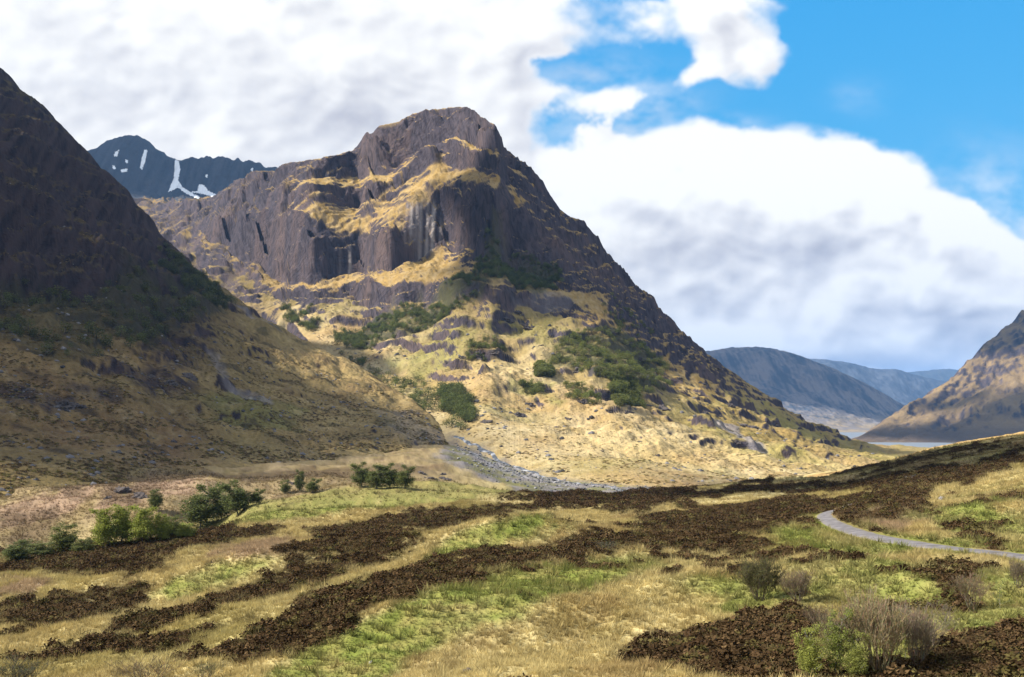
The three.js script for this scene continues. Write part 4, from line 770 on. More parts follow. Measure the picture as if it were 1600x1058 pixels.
{
  const snow = new THREE.MeshPhysicalMaterial({ name: 'old_snow', color: new THREE.Color(0.86, 0.88, 0.9), roughness: 0.8, specularIntensity: 0.3 });
  const inside = (o, x, y) => { let c = false; for (let i = 0, j = o.length - 1; i < o.length; j = i++) if ((o[i][1] > y) !== (o[j][1] > y) && x < (o[j][0] - o[i][0]) * (y - o[i][1]) / (o[j][1] - o[i][1]) + o[i][0]) c = !c; return c; };
  for (const o of [
    [[274, 251], [279, 249], [282, 266], [279, 282], [286, 294], [300, 302], [314, 310], [309, 312], [292, 304], [278, 294], [269, 299], [263, 301], [267, 291], [272, 280]],
    [[311, 289], [319, 290], [326, 299], [342, 307], [339, 311], [325, 306], [310, 303], [298, 301], [309, 299]],
    [[226, 235], [231, 235], [227, 254], [222, 266], [219, 263], [222, 248]],
    [[181, 238], [187, 235], [184, 246], [178, 245]],
    [[176, 259], [180, 260], [181, 266], [177, 265]], [[189, 266], [200, 264], [199, 269], [190, 270]], [[196, 250], [201, 252], [200, 256], [197, 255]],
    [[392, 264], [396, 263], [396, 268], [393, 268]], [[321, 274], [325, 273], [325, 278], [322, 278]],
  ]) {
    const xs = o.map((q) => q[0]), ys = o.map((q) => q[1]), x0 = Math.min(...xs), y0 = Math.min(...ys), st = 0.8, w = Math.ceil((Math.max(...xs) - x0) / st), h = Math.ceil((Math.max(...ys) - y0) / st), ids = new Map(), p = [], idx = [];
    const vert = (i, j) => { const k = i * 999 + j; if (!ids.has(k)) { const q = ground(x0 + i * st, y0 + j * st, [back], 3050); if (!q) return -1; ids.set(k, p.length / 3); p.push(q.x, q.y + 1.5, q.z + 4); } return ids.get(k); };
    for (let i = 0; i < w; i++) for (let j = 0; j < h; j++) {
      const jx = 1.2 * noise(i * 0.4, j * 0.4), jy = 1.2 * noise(i * 0.4 + 9, j * 0.4);
      if (!inside(o, x0 + (i + 0.5) * st + jx, y0 + (j + 0.5) * st + jy)) continue;
      const a = vert(i, j), b = vert(i + 1, j), c = vert(i + 1, j + 1), d = vert(i, j + 1);
      if (Math.min(a, b, c, d) >= 0) idx.push(a, d, b, b, d, c);
    }
    if (!idx.length) continue;
    const g = new THREE.BufferGeometry(); g.setAttribute('position', new THREE.Float32BufferAttribute(p, 3)); g.setIndex(idx); g.computeVertexNormals();
    addMesh('snow_patch', g, snow, backMesh);
  }
}
const cragMat = new THREE.MeshPhysicalMaterial({ name: 'crag_rock', color: new THREE.Color(0.085, 0.072, 0.068), roughness: 1, specularIntensity: 0.15 });
{
  const forms = [0, 1, 2, 3, 4].map(() => { const g = rockGeometry(7, 1, 0.8, 0.8, 0.75); return g; });
  // outcrops standing out of the slopes: column, row, half width in frame units
  const put = (piece, list, from, mat = cragMat) => list.forEach(([px, py, hw], i) => {
    const q = ground(px, py, [piece], from); if (!q) return;
    const r = hw / F * -q.z, m = addMesh('rock_outcrop', forms[i % 5], mat, piece.mesh);
    m.position.copy(q).add(new THREE.Vector3(0, -r * 0.35, -r * 0.45)); m.scale.set(r, r * rr(0.7, 1.0), r * 1.1); m.rotation.y = rr(-0.5, 0.5); m.rotation.z = rr(-0.45, 0.1);
  });
  put(mid, [[832, 512, 20], [806, 488, 16], [790, 497, 12], [750, 552, 20], [722, 560, 10], [772, 548, 10], [1034, 640, 20], [1012, 634, 10], [962, 566, 14], [828, 634, 20], [805, 648, 16], [1158, 664, 15], [1176, 668, 9], [1212, 661, 9], [1102, 645, 7], [1026, 712, 9], [1000, 690, 5], [1096, 598, 12], [1118, 612, 9], [1140, 634, 11], [1150, 690, 8], [1060, 590, 8], [980, 645, 12], [950, 640, 10], [916, 628, 14], [898, 618, 10], [760, 660, 14], [745, 650, 10], [880, 560, 16], [905, 580, 14], [700, 566, 7], [845, 540, 7],
    [1195, 640, 5], [1230, 655, 6], [1250, 670, 6], [1080, 560, 8], [1066, 545, 7], [1120, 575, 7], [1250, 700, 6], [1280, 690, 4], [890, 655, 8], [870, 668, 6], [700, 610, 5], [672, 596, 8], [640, 600, 6], [1000, 560, 10], [960, 520, 8], [980, 535, 9], [1060, 625, 6], [1240, 690, 4], [1180, 645, 6], [940, 705, 4], [985, 700, 3], [1125, 650, 5]], 300);
  put(left, [[95, 632, 24], [120, 636, 14], [290, 590, 16], [262, 598, 14], [235, 588, 12], [10, 690, 14], [160, 610, 12], [200, 588, 9], [40, 610, 14], [15, 630, 12], [414, 565, 9], [400, 558, 6], [270, 690, 6], [295, 702, 6], [585, 700, 6], [590, 726, 7], [280, 682, 5], [236, 702, 5], [455, 545, 4]], 250);
  put(moor, [[670, 748, 18], [655, 740, 12], [694, 750, 12], [690, 742, 9], [445, 768, 12], [455, 756, 10], [185, 768, 20], [215, 778, 16], [165, 780, 10]], 200);
  const grey = new THREE.MeshPhysicalMaterial({ name: 'grey_stone', color: new THREE.Color(0.27, 0.26, 0.265), roughness: 0.95, specularIntensity: 0.3, bumpMap: rockBump, bumpScale: 0.02 });
  const pale = new THREE.MeshPhysicalMaterial({ name: 'pale_stone', color: new THREE.Color(0.45, 0.43, 0.40), roughness: 0.95, specularIntensity: 0.3 });
  for (const [px, py, hw, mat, label] of [
    [1472, 781, 6, grey, 'grey boulder lying in rough grass on the slope above the bend of the path'],
    [493, 764, 5, grey, 'grey boulder on the crest of the far green mound beside the small trees'],
    [579, 1036, 4, pale, 'small whitish stone in the green grass at the bottom of the photo'],
    [731, 1052, 9, cragMat, 'dark boulder half cut by the bottom edge of the photo in pale grass'],
    [124, 857, 4, pale, 'pale stone beside the gully at the left below the bright green birches'],
    [546, 977, 3, pale, 'small pale stone at the edge of the long dark heather strip'],
    [860, 884, 4, grey, 'low grey stone on the upper edge of the big green grass patch'],
  ]) {
    const q = ground(px, py, ONLYMOOR), r = hw / F * -q.z, m = addMesh('boulder', forms[hw % 5], mat);
    m.position.copy(q).add(new THREE.Vector3(0, r * 0.15, 0)); m.scale.setScalar(r); m.rotation.y = px; tag(m, label, 'boulder');
  }
  const stone = rockGeometry(1, 1, 0.7, 0.9, 0.2), N = 2600, im = shadows(new THREE.InstancedMesh(stone, new THREE.MeshPhysicalMaterial({ name: 'river_stone', roughness: 0.95, specularIntensity: 0.3 }), N)), m4 = new THREE.Matrix4(), qn = new THREE.Quaternion(), e = new THREE.Euler(), col = new THREE.Color();
  let k = 0; const [x0, x1, z0, z1] = riverBed.box;
  for (let t = 0; t < 400000 && k < N; t++) {
    const x = rr(x0 - 15, x1 + 15), z = rr(z0 - 20, z1 + 20), in_ = riverBed.sd(x, z) + 16 * fbm(x / 14, z / 18, 3); if (in_ < 0 || rnd() > sstep(-2, 16, in_) * (riverStones.sd(x, z) > -2 ? 1 : 0.3)) continue;
    const r = 0.16 + 1.0 * Math.pow(rnd(), 5); m4.compose(new THREE.Vector3(x, Math.max(moor.y(x, z), mid.y(x, z)) + r * 0.2, z), qn.setFromEuler(e.set(0, rr(0, 6), 0)), new THREE.Vector3(r, r, r)); im.setMatrixAt(k, m4);
    const v = rr(0.06, 0.24); im.setColorAt(k++, col.setRGB(v, v * 0.97, v * 1.0));
  }
  im.count = k; im.name = 'river_stones'; tag(im, 'grey stones of the river bed at the foot of the mountain', 'stones', null, 'stuff'); scene.add(im);
}

// ---------------------------------------------------------------- trees and shrubs
const bark = new THREE.MeshPhysicalMaterial({ name: 'bark', vertexColors: true, roughness: 1, specularIntensity: 0.15 });
const leafMat = new THREE.MeshPhysicalMaterial({ name: 'leaves', vertexColors: true, roughness: 0.95, transmission: 0.4, thickness: 0, side: THREE.DoubleSide, specularIntensity: 0.2 });
const V = (x, y, z) => new THREE.Vector3(x, y, z);
// limbs(): a stem that forks; every tip is reported
function limbs(mb, p, dir, len, r, depth, o, tips) {
  const segs = depth > 1 ? 3 : 2; let a = p.clone(), d = dir.clone(), ra = r;
  for (let k = 0; k < segs; k++) {
    d.add(V(rr(-1, 1) * o.wander, rr(-0.5, 1) * o.wander * 0.7 + o.rise, rr(-1, 1) * o.wander)).normalize();
    const b = a.clone().addScaledVector(d, len / segs), rb = Math.max(o.rmin, ra * 0.78);
    mb.tube(a, b, ra, rb, depth > 2 ? 6 : depth > 1 ? 4 : 3, [o.bark[0] * rr(0.8, 1.2), o.bark[1] * rr(0.8, 1.2), o.bark[2] * rr(0.8, 1.2)]);
    if (depth > 0 && k > 0) for (let q = 0; q < o.side; q++) { const e = d.clone().add(V(rr(-1, 1), rr(-0.3, 0.7), rr(-1, 1)).multiplyScalar(o.spread)).normalize(); limbs(mb, b, e, len * rr(0.45, 0.7), rb * 0.6, depth - 1, o, tips); }
    if (depth === 0) tips.push([b, d.clone()]);
    a = b; ra = rb;
  }
  if (depth > 0) limbs(mb, a, d, len * 0.62, ra * 0.8, depth - 1, o, tips);
}
function fit(group, geos, w, h) {                        // scales the grown shape to a width and height
  const box = new THREE.Box3(); for (const g of geos) { g.computeBoundingBox(); box.union(g.boundingBox); }
  const sx = w / (box.max.x - box.min.x), sy = h / box.max.y; for (const g of geos) { g.scale(sx, sy, (sx + sy) / 2); g.computeVertexNormals(); }
}
function shrub(name, o) {                                // several stems from one root
  const t = new THREE.Group(); t.name = name; const mb = new MB(), tips = [];
  mb.tube(V(0, -0.15, 0), V(0, 0.05, 0), o.root + 0.06, o.root * 0.8, 8, o.bark);
  for (let k = 0; k < o.stems; k++) { const a = rr(0, 6.283), l = rr(0.15, o.lean); limbs(mb, V(Math.cos(a) * o.root, 0, Math.sin(a) * o.root), V(Math.cos(a) * l, 1, Math.sin(a) * l).normalize(), o.len * rr(0.7, 1.1), o.r * rr(0.7, 1.1), o.depth, o, tips); }
  const geos = [mb.geometry()], names = [['branches', bark]];
  if (o.leaves) {
    const lm = new MB();
    for (const [p] of tips) for (let k = 0; k < o.leaves; k++) { const v = rr(0.7, 1.25), c = mix3(o.leaf[0], o.leaf[1], rnd()); lm.leaf(p.x + rr(-1, 1) * o.puff, p.y + rr(-1, 1) * o.puff, p.z + rr(-1, 1) * o.puff, o.leafSize * rr(0.6, 1.2), [c[0] * v, c[1] * v, c[2] * v], 0.2); }
    geos.push(lm.geometry()); names.push(['foliage', leafMat]);
  }
  fit(t, geos, o.w, o.h);
  geos.forEach((g, i) => addMesh(names[i][0], g, names[i][1], t));
  return t;
}
function tree(name, o) {                                 // one trunk, limbs and a crown of leaf clumps
  const t = new THREE.Group(); t.name = name; const mb = new MB(), lb = mb, cr = new MB(), tips = [];
  let a = V(0, -0.2, 0), d = V(rr(-0.1, 0.1), 1, rr(-0.1, 0.1)).normalize(), r = o.r; const nseg = 7;
  for (let k = 0; k < nseg; k++) {
    d.add(V(rr(-1, 1) * 0.12, 0.12, rr(-1, 1) * 0.12)).normalize(); const b = a.clone().addScaledVector(d, o.h0 / nseg), rb = r * 0.82;
    mb.tube(a, b, r, rb, 7, [o.bark[0] * rr(0.8, 1.15), o.bark[1] * rr(0.8, 1.15), o.bark[2] * rr(0.8, 1.15)]);
    if (k >= o.bare) for (let q = 0; q < o.limbs; q++) { const an = rr(0, 6.283), up = rr(0.2, 0.9); limbs(lb, b, V(Math.cos(an), up, Math.sin(an)).normalize(), o.h0 * o.reach * (1 - 0.55 * k / nseg) * rr(0.7, 1.15), rb * 0.5, o.depth, o, tips); }
    a = b; r = rb;
  }
  tips.push([a, d]);
  for (let k = 0; k < (o.fill ?? 0); k++) { const e = Math.asin(rr(-1, 1)), an = rr(0, 6.283), q = Math.pow(rnd(), 0.4) * (0.8 + 0.35 * noise(an * 1.3 + o.h * 9, e * 2)), top = 0.47 + 0.5 * Math.sin(e) * q, wide = 0.5 * o.w / o.h * o.h0 * (Math.sin(e) > 0 ? 1 - 0.25 * Math.sin(e) : 1); tips.push([V(Math.cos(an) * Math.cos(e) * q * wide, top * o.h0, Math.sin(an) * Math.cos(e) * q * wide), d]); }
  for (const [p] of tips) { const n = o.leaves, bright = rr(0.75, 1.2); for (let k = 0; k < n; k++) { const q = Math.pow(rnd(), 0.5) * o.puff, an = rr(0, 6.283), e = rr(-1, 1), c = mix3(o.leaf[0], o.leaf[1], rnd()), v = bright * rr(0.8, 1.2); cr.leaf(p.x + Math.cos(an) * q, p.y + e * q * 0.8, p.z + Math.sin(an) * q, o.leafSize * rr(0.6, 1.2), [c[0] * v, c[1] * v, c[2] * v], 0.25); } }
  const geos = [mb.geometry(), cr.geometry()];
  fit(t, geos, o.w, o.h);
  addMesh('trunk', geos[0], bark, t); addMesh('crown', geos[1], leafMat, t);
  return t;
}
const made = (o, name, q, turn, label, category, group) => { o.name = numbered(name); o.position.copy(q); o.rotation.y = turn; tag(o, label, category, group); scene.add(o); return o; };
// size from the frame: half width and height in frame units at the distance of the foot
const GREYBARK = [0.17, 0.14, 0.115], BIRCH = [0.22, 0.2, 0.18], DARKBARK = [0.075, 0.06, 0.05];
const bareOpt = { stems: 26, lean: 0.75, root: 0.16, len: 1.2, r: 0.022, depth: 3, wander: 0.26, rise: 0.08, spread: 0.75, side: 2, rmin: 0.006, bark: GREYBARK };
reseed(4021);
for (const [px, py, w, h, kind, label, opt] of [
  [1188, 940, 84, 76, 'willow_shrub', 'rounded olive green willow shrub just left of the low bare grey brown shrub', { bark: [0.085, 0.07, 0.045], leaves: 5, leaf: [[0.085, 0.085, 0.028], [0.14, 0.13, 0.04]], leafSize: 0.026, puff: 0.05, stems: 34 }],
  [1246, 941, 66, 56, 'bare_shrub', 'low bare grey brown shrub touching the right side of the olive willow', { bark: [0.15, 0.115, 0.075], stems: 30 }],
  [1275, 985, 60, 42, 'bare_shrub', 'dark twiggy bare shrub half hidden behind the yellow green birch sapling', { bark: [0.10, 0.075, 0.05], stems: 26 }],
  [1376, 1054, 128, 142, 'bare_shrub', 'largest bare grey brown shrub, a dense fan of twigs right of the green birches', { bark: [0.21, 0.165, 0.095], stems: 40, lean: 0.75 }],
  [1322, 1048, 96, 112, 'bare_shrub', 'bare shrub behind the green birches, left of the largest bare shrub', { bark: [0.17, 0.135, 0.08], stems: 30, lean: 0.7 }],
  [1432, 1040, 92, 100, 'bare_shrub', 'bare shrub leaning between the largest bare shrub and the leafless tree', { bark: [0.18, 0.14, 0.095], stems: 28, lean: 0.8 }],
  [1520, 955, 84, 64, 'bare_shrub', 'thin bare shrub in rough grass above the small leafless tree', { bark: [0.16, 0.12, 0.075], stems: 16 }],
  [1592, 918, 60, 48, 'bare_shrub', 'brownish bare shrub cut by the right edge just below the path', { bark: [0.13, 0.10, 0.07], leaves: 1, leaf: [[0.10, 0.10, 0.03], [0.14, 0.13, 0.04]], leafSize: 0.02, puff: 0.05, stems: 22 }],
  [28, 1078, 110, 52, 'gorse_shrub', 'dark green shrub in the bottom left corner of the photo', { bark: DARKBARK, leaves: 3, leaf: [[0.035, 0.042, 0.016], [0.07, 0.08, 0.03]], leafSize: 0.035, puff: 0.08, stems: 20, depth: 2 }],
  [235, 1072, 130, 46, 'bare_shrub', 'brown leafless shrub cut by the bottom edge left of the green bottom shrub', { bark: [0.13, 0.10, 0.065], stems: 22, lean: 1.1, depth: 2 }],
  [318, 1070, 60, 40, 'willow_shrub', 'small green shrub at the bottom edge right of the brown leafless shrub', { bark: DARKBARK, leaves: 3, leaf: [[0.09, 0.10, 0.03], [0.15, 0.16, 0.045]], leafSize: 0.03, puff: 0.07, stems: 14, depth: 2 }],
  [182, 1064, 34, 18, 'willow_shrub', 'little yellow green cushion shrub at the bottom edge near the left corner', { bark: DARKBARK, leaves: 5, leaf: [[0.14, 0.14, 0.04], [0.19, 0.18, 0.05]], leafSize: 0.025, puff: 0.05, stems: 16, depth: 1 }],
  [946, 862, 64, 18, 'juniper_shrub', 'low grey green juniper lying at the edge of the dark heather band', { bark: DARKBARK, leaves: 5, leaf: [[0.075, 0.085, 0.045], [0.11, 0.115, 0.06]], leafSize: 0.05, puff: 0.12, stems: 22, depth: 1, lean: 1.4 }],
]) { const q = ground(px, py, ONLYMOOR), k = -q.z / F; made(shrub(kind, { ...bareOpt, ...opt, w: w * k, h: h * k }), kind, q, 0, label, 'shrub'); }
const sapOpt = { bark: BIRCH, r: 0.03, h0: 2.6, bare: 1, limbs: 4, reach: 0.34, depth: 1, wander: 0.2, rise: 0.06, spread: 0.6, side: 2, rmin: 0.004, leaves: 14, fill: 420, puff: 0.19, leafSize: 0.042, leaf: [[0.21, 0.235, 0.045], [0.31, 0.32, 0.07]] };
for (const [px, py, w, h, label, opt] of [
  [1264, 1062, 58, 92, 'yellow green birch sapling, leftmost of the pair in the bottom right foreground', {}],
  [1306, 1058, 62, 112, 'taller green birch sapling standing against the largest bare shrub', { leaf: [[0.15, 0.185, 0.035], [0.23, 0.255, 0.055]], leaves: 12, fill: 300 }],
  [1338, 1062, 52, 78, 'short pale green birch sapling at the foot of the largest bare shrub', { leaf: [[0.17, 0.19, 0.04], [0.26, 0.27, 0.065]] }],
  [1414, 1030, 24, 66, 'slim bright green sapling between the largest bare shrub and the leafless tree', { limbs: 3, leaves: 10, fill: 120 }],
  [1468, 955, 20, 34, 'thin green sapling standing behind the small leafless tree', { limbs: 3, leaves: 8, fill: 60 }],
  [1563, 953, 26, 50, 'slender green sapling at the right, on the right side of a bare shrub', { limbs: 3, leaves: 8, fill: 60, leaf: [[0.12, 0.16, 0.03], [0.17, 0.20, 0.04]] }],
]) { const q = ground(px, py, ONLYMOOR), k = -q.z / F; made(tree('birch_sapling', { ...sapOpt, ...opt, w: w * k, h: h * k }), 'birch_sapling', q, 0, label, 'tree'); }
{
  const q = ground(1461, 1018, ONLYMOOR), k = -q.z / F, o = { bark: [0.16, 0.13, 0.095], r: 0.05, h0: 2.2, bare: 2, limbs: 4, reach: 0.6, depth: 3, wander: 0.25, rise: 0.03, spread: 0.8, side: 2, rmin: 0.004, leaves: 0, puff: 0.1, leafSize: 0.03, leaf: [[0, 0, 0], [0, 0, 0]], w: 104 * k, h: 78 * k };
  const t = new THREE.Group(), mb = new MB(), lb = mb, tips = []; let a = V(0, -0.1, 0), d = V(0.05, 1, 0), r = 0.05;
  for (let j = 0; j < 5; j++) { d.add(V(rr(-0.2, 0.2), 0.1, rr(-0.2, 0.2))).normalize(); const b = a.clone().addScaledVector(d, 0.3); mb.tube(a, b, r, r * 0.85, 8, o.bark); if (j > 0) for (let m = 0; m < 4; m++) { const an = rr(0, 6.283); limbs(lb, b, V(Math.cos(an), rr(0.3, 1), Math.sin(an)).normalize(), rr(0.6, 0.9), r * 0.5, 3, o, tips); } a = b; r *= 0.85; }
  const geos = [mb.geometry()]; fit(t, geos, o.w, o.h); addMesh('trunk', geos[0], bark, t);
  made(t, 'leafless_tree', q, 0, 'small leafless tree with a visible grey trunk right of the largest bare shrub', 'tree');
}
reseed(918);
const midOpt = { bark: [0.13, 0.115, 0.10], r: 0.13, h0: 6, bare: 1, limbs: 4, reach: 0.36, depth: 1, wander: 0.22, rise: 0.05, spread: 0.8, side: 2, rmin: 0.02, leaves: 16, fill: 300, puff: 0.6, leafSize: 0.155, leaf: [[0.055, 0.075, 0.016], [0.10, 0.12, 0.028]] };
const BRIGHT = [[0.19, 0.23, 0.035], [0.30, 0.31, 0.06]], MIDGREEN = [[0.095, 0.115, 0.026], [0.175, 0.185, 0.045]], DARKGREEN = [[0.075, 0.096, 0.024], [0.135, 0.152, 0.04]];
const gullyTrees = [
  [162, 856, 44, 64, BRIGHT, 'bright green birch on the left flank of the clump in the gully'], [190, 852, 54, 66, BRIGHT, 'broadest bright green birch in the middle of the gully clump'], [222, 850, 48, 60, BRIGHT, 'bright green birch right of the broadest one in the gully clump'], [252, 846, 34, 46, BRIGHT, 'light green birch at the right end of the bright gully clump'],
  [100, 864, 46, 48, MIDGREEN, 'round green birch standing alone left of the bright gully clump'], [62, 872, 48, 26, MIDGREEN, 'low green bush in the gully left of the round birch'], [24, 878, 44, 36, DARKGREEN, 'dark green bush in the gully at the left edge of the photo'],
  [243, 798, 26, 36, DARKGREEN, 'small dark green tree on the brown knoll above the bright gully clump'], [268, 838, 40, 34, MIDGREEN, 'green bush between the bright clump and the tall dark birch'], [312, 826, 58, 74, DARKGREEN, 'tallest dark green birch left of its twin at the end of the green mound'], [346, 812, 40, 54, DARKGREEN, 'slim dark birch squeezed between two broader dark birches'], [372, 804, 52, 56, DARKGREEN, 'dark green birch at the right of the pair behind the green mound'],
  [400, 788, 24, 26, DARKGREEN, 'small dark bush right of the dark birch pair'], [468, 768, 18, 36, DARKGREEN, 'slender small tree standing alone on the horizon of the green mound'], [488, 770, 24, 24, DARKGREEN, 'small round tree right of the slender lone tree'], [446, 772, 20, 24, MIDGREEN, 'small green bush left of the slender lone tree'],
  [566, 762, 34, 42, DARKGREEN, 'dark green tree at the left end of the clump behind the green mound'], [588, 764, 36, 40, DARKGREEN, 'second dark tree from the left in the clump behind the green mound'], [610, 764, 38, 42, DARKGREEN, 'broad dark tree in the middle of the clump behind the green mound'], [632, 764, 30, 40, DARKGREEN, 'dark tree at the right end of the clump beside the black crag'],
  [290, 842, 34, 26, BRIGHT, 'low bright bush at the foot of the tallest dark birch'], [130, 866, 36, 26, MIDGREEN, 'low green bush at the left foot of the bright gully clump'],
];
const mother = [DARKGREEN, MIDGREEN, BRIGHT].map((leaf) => [0, 1].map(() => tree('birch_tree', { ...midOpt, leaf, w: 5, h: 6 })));
for (const [px, py, w, h, leaf, label] of gullyTrees) {
  const q = gullyFoot(px, py), k = -q.z / F, src = mother[leaf === BRIGHT ? 2 : leaf === MIDGREEN ? 1 : 0][px % 2], t = src.clone();
  t.scale.set(w * 1.22 * k / 5, (h * k + Math.max(0, (q.drop ?? 0))) / 6, w * 1.22 * k / 5); made(t, 'birch_tree', q, px, label, 'tree', 'birches along the gully');
}
function gullyFoot(px, py) {                              // where the tree stands: on the far side of the rise that hides its foot
  const q = ground(px, py, ONLYMOOR); const d = -q.z; const s = (px - CX) / F;
  const dd = d, y = moor.y(s * dd, -dd); const p = V(s * dd, y, -dd); p.drop = 0; return p;
}
{
  // woods on the mountain sides
  const woodTree = (leaf) => { const mb = new MB(); for (let k = 0; k < 190; k++) { const a = rr(0, 6.283), e = Math.asin(rr(-1, 1)), r = 0.5 * Math.pow(rnd(), 0.35) * (1 + 0.35 * noise(a * 1.5, e * 2)), c = mix3(leaf[0], leaf[1], rnd()); mb.leaf(Math.cos(a) * Math.cos(e) * r, 0.58 + Math.sin(e) * r * 0.85, Math.sin(a) * Math.cos(e) * r, rr(0.045, 0.085), c, 0.2); } mb.tube(V(0, -0.1, 0), V(0.02, 0.5, 0.02), 0.035, 0.018, 5, DARKBARK); return mb.geometry(); };
  const wood = (name, label, piece, outlines, from, count, leaf, h0, h1) => {
    const im = shadows(new THREE.InstancedMesh(woodTree(leaf), leafMat, count)), m4 = new THREE.Matrix4(), qn = new THREE.Quaternion(), e = new THREE.Euler(), col = new THREE.Color(); let k = 0;
    const areas = outlines.map((o) => new Area(o, [piece], 0.012, from));
    for (let t = 0; t < 200000 && k < count; t++) {
      const a = areas[Math.floor(rnd() * areas.length)], [x0, x1, z0, z1] = a.box, x = rr(x0, x1), z = rr(z0, z1), n = fbm(x / 34, z / 34, 3);
      if (a.mask(x, z, n) < 0.3 || n < -0.40 + 0.2 * rnd()) continue;
      const h = rr(h0, h1), w = h * rr(0.75, 1.2), v = rr(0.65, 1.3); m4.compose(V(x, piece.y(x, z) - 0.3, z), qn.setFromEuler(e.set(rr(-0.1, 0.1), rr(0, 6.28), rr(-0.1, 0.1))), V(w, h, w)); im.setMatrixAt(k, m4); im.setColorAt(k++, col.setRGB(v, v * rr(0.92, 1.06), v * 0.95));
    }
    im.count = k; im.name = numbered(name); tag(im, label, 'wood', null, 'stuff'); scene.add(im);
  };
  wood('hillside_wood', 'dark birch wood below the crags of the left spur', left, [[[0, 452], [60, 440], [120, 468], [165, 462], [200, 428], [265, 440], [320, 462], [345, 482], [300, 500], [255, 522], [232, 545], [180, 540], [110, 572], [60, 562], [30, 540], [0, 530]], [[255, 385], [300, 420], [340, 450], [370, 480], [330, 470], [280, 440], [240, 410]]], 250, 380, [[0.06, 0.07, 0.022], [0.115, 0.12, 0.035]], 4, 9);
  wood('hillside_wood', 'birch wood with a shadow at its right on the sunlit mountain slope', mid, [midWoods[0], [[950, 590], [990, 600], [1000, 625], [965, 640]], [[842, 575], [862, 580], [860, 592], [840, 590]]], 300, 1300, MIDGREEN, 4.5, 8.5);
  wood('hillside_wood', 'scattered dark birch wood on the rocky bands left of the middle of the mountain', mid, [midWoods[1], midWoods[2], [[440, 480], [470, 490], [490, 520], [460, 510]]], 300, 1200, DARKGREEN, 4, 7.5);
  wood('hillside_wood', 'narrow green wood filling the gorge behind the left spur', mid, [[[530, 552], [600, 590], [655, 600], [700, 608], [738, 640], [738, 668], [718, 676], [690, 655], [650, 640], [600, 615], [545, 572]], [[690, 600], [735, 625], [740, 660], [700, 640]]], 300, 420, DARKGREEN, 5, 8);
  wood('hillside_wood', 'thin scatter of birches below the crags right of the wood on the sunlit slope', mid, [[[820, 600], [850, 615], [848, 640], [815, 640]], [[880, 600], [930, 615], [940, 635], [890, 625]], [[730, 540], [790, 545], [770, 560], [730, 560]], [[940, 470], [1000, 500], [1030, 530], [1000, 530], [950, 500]]], 300, 260, MIDGREEN, 3.5, 7);
}

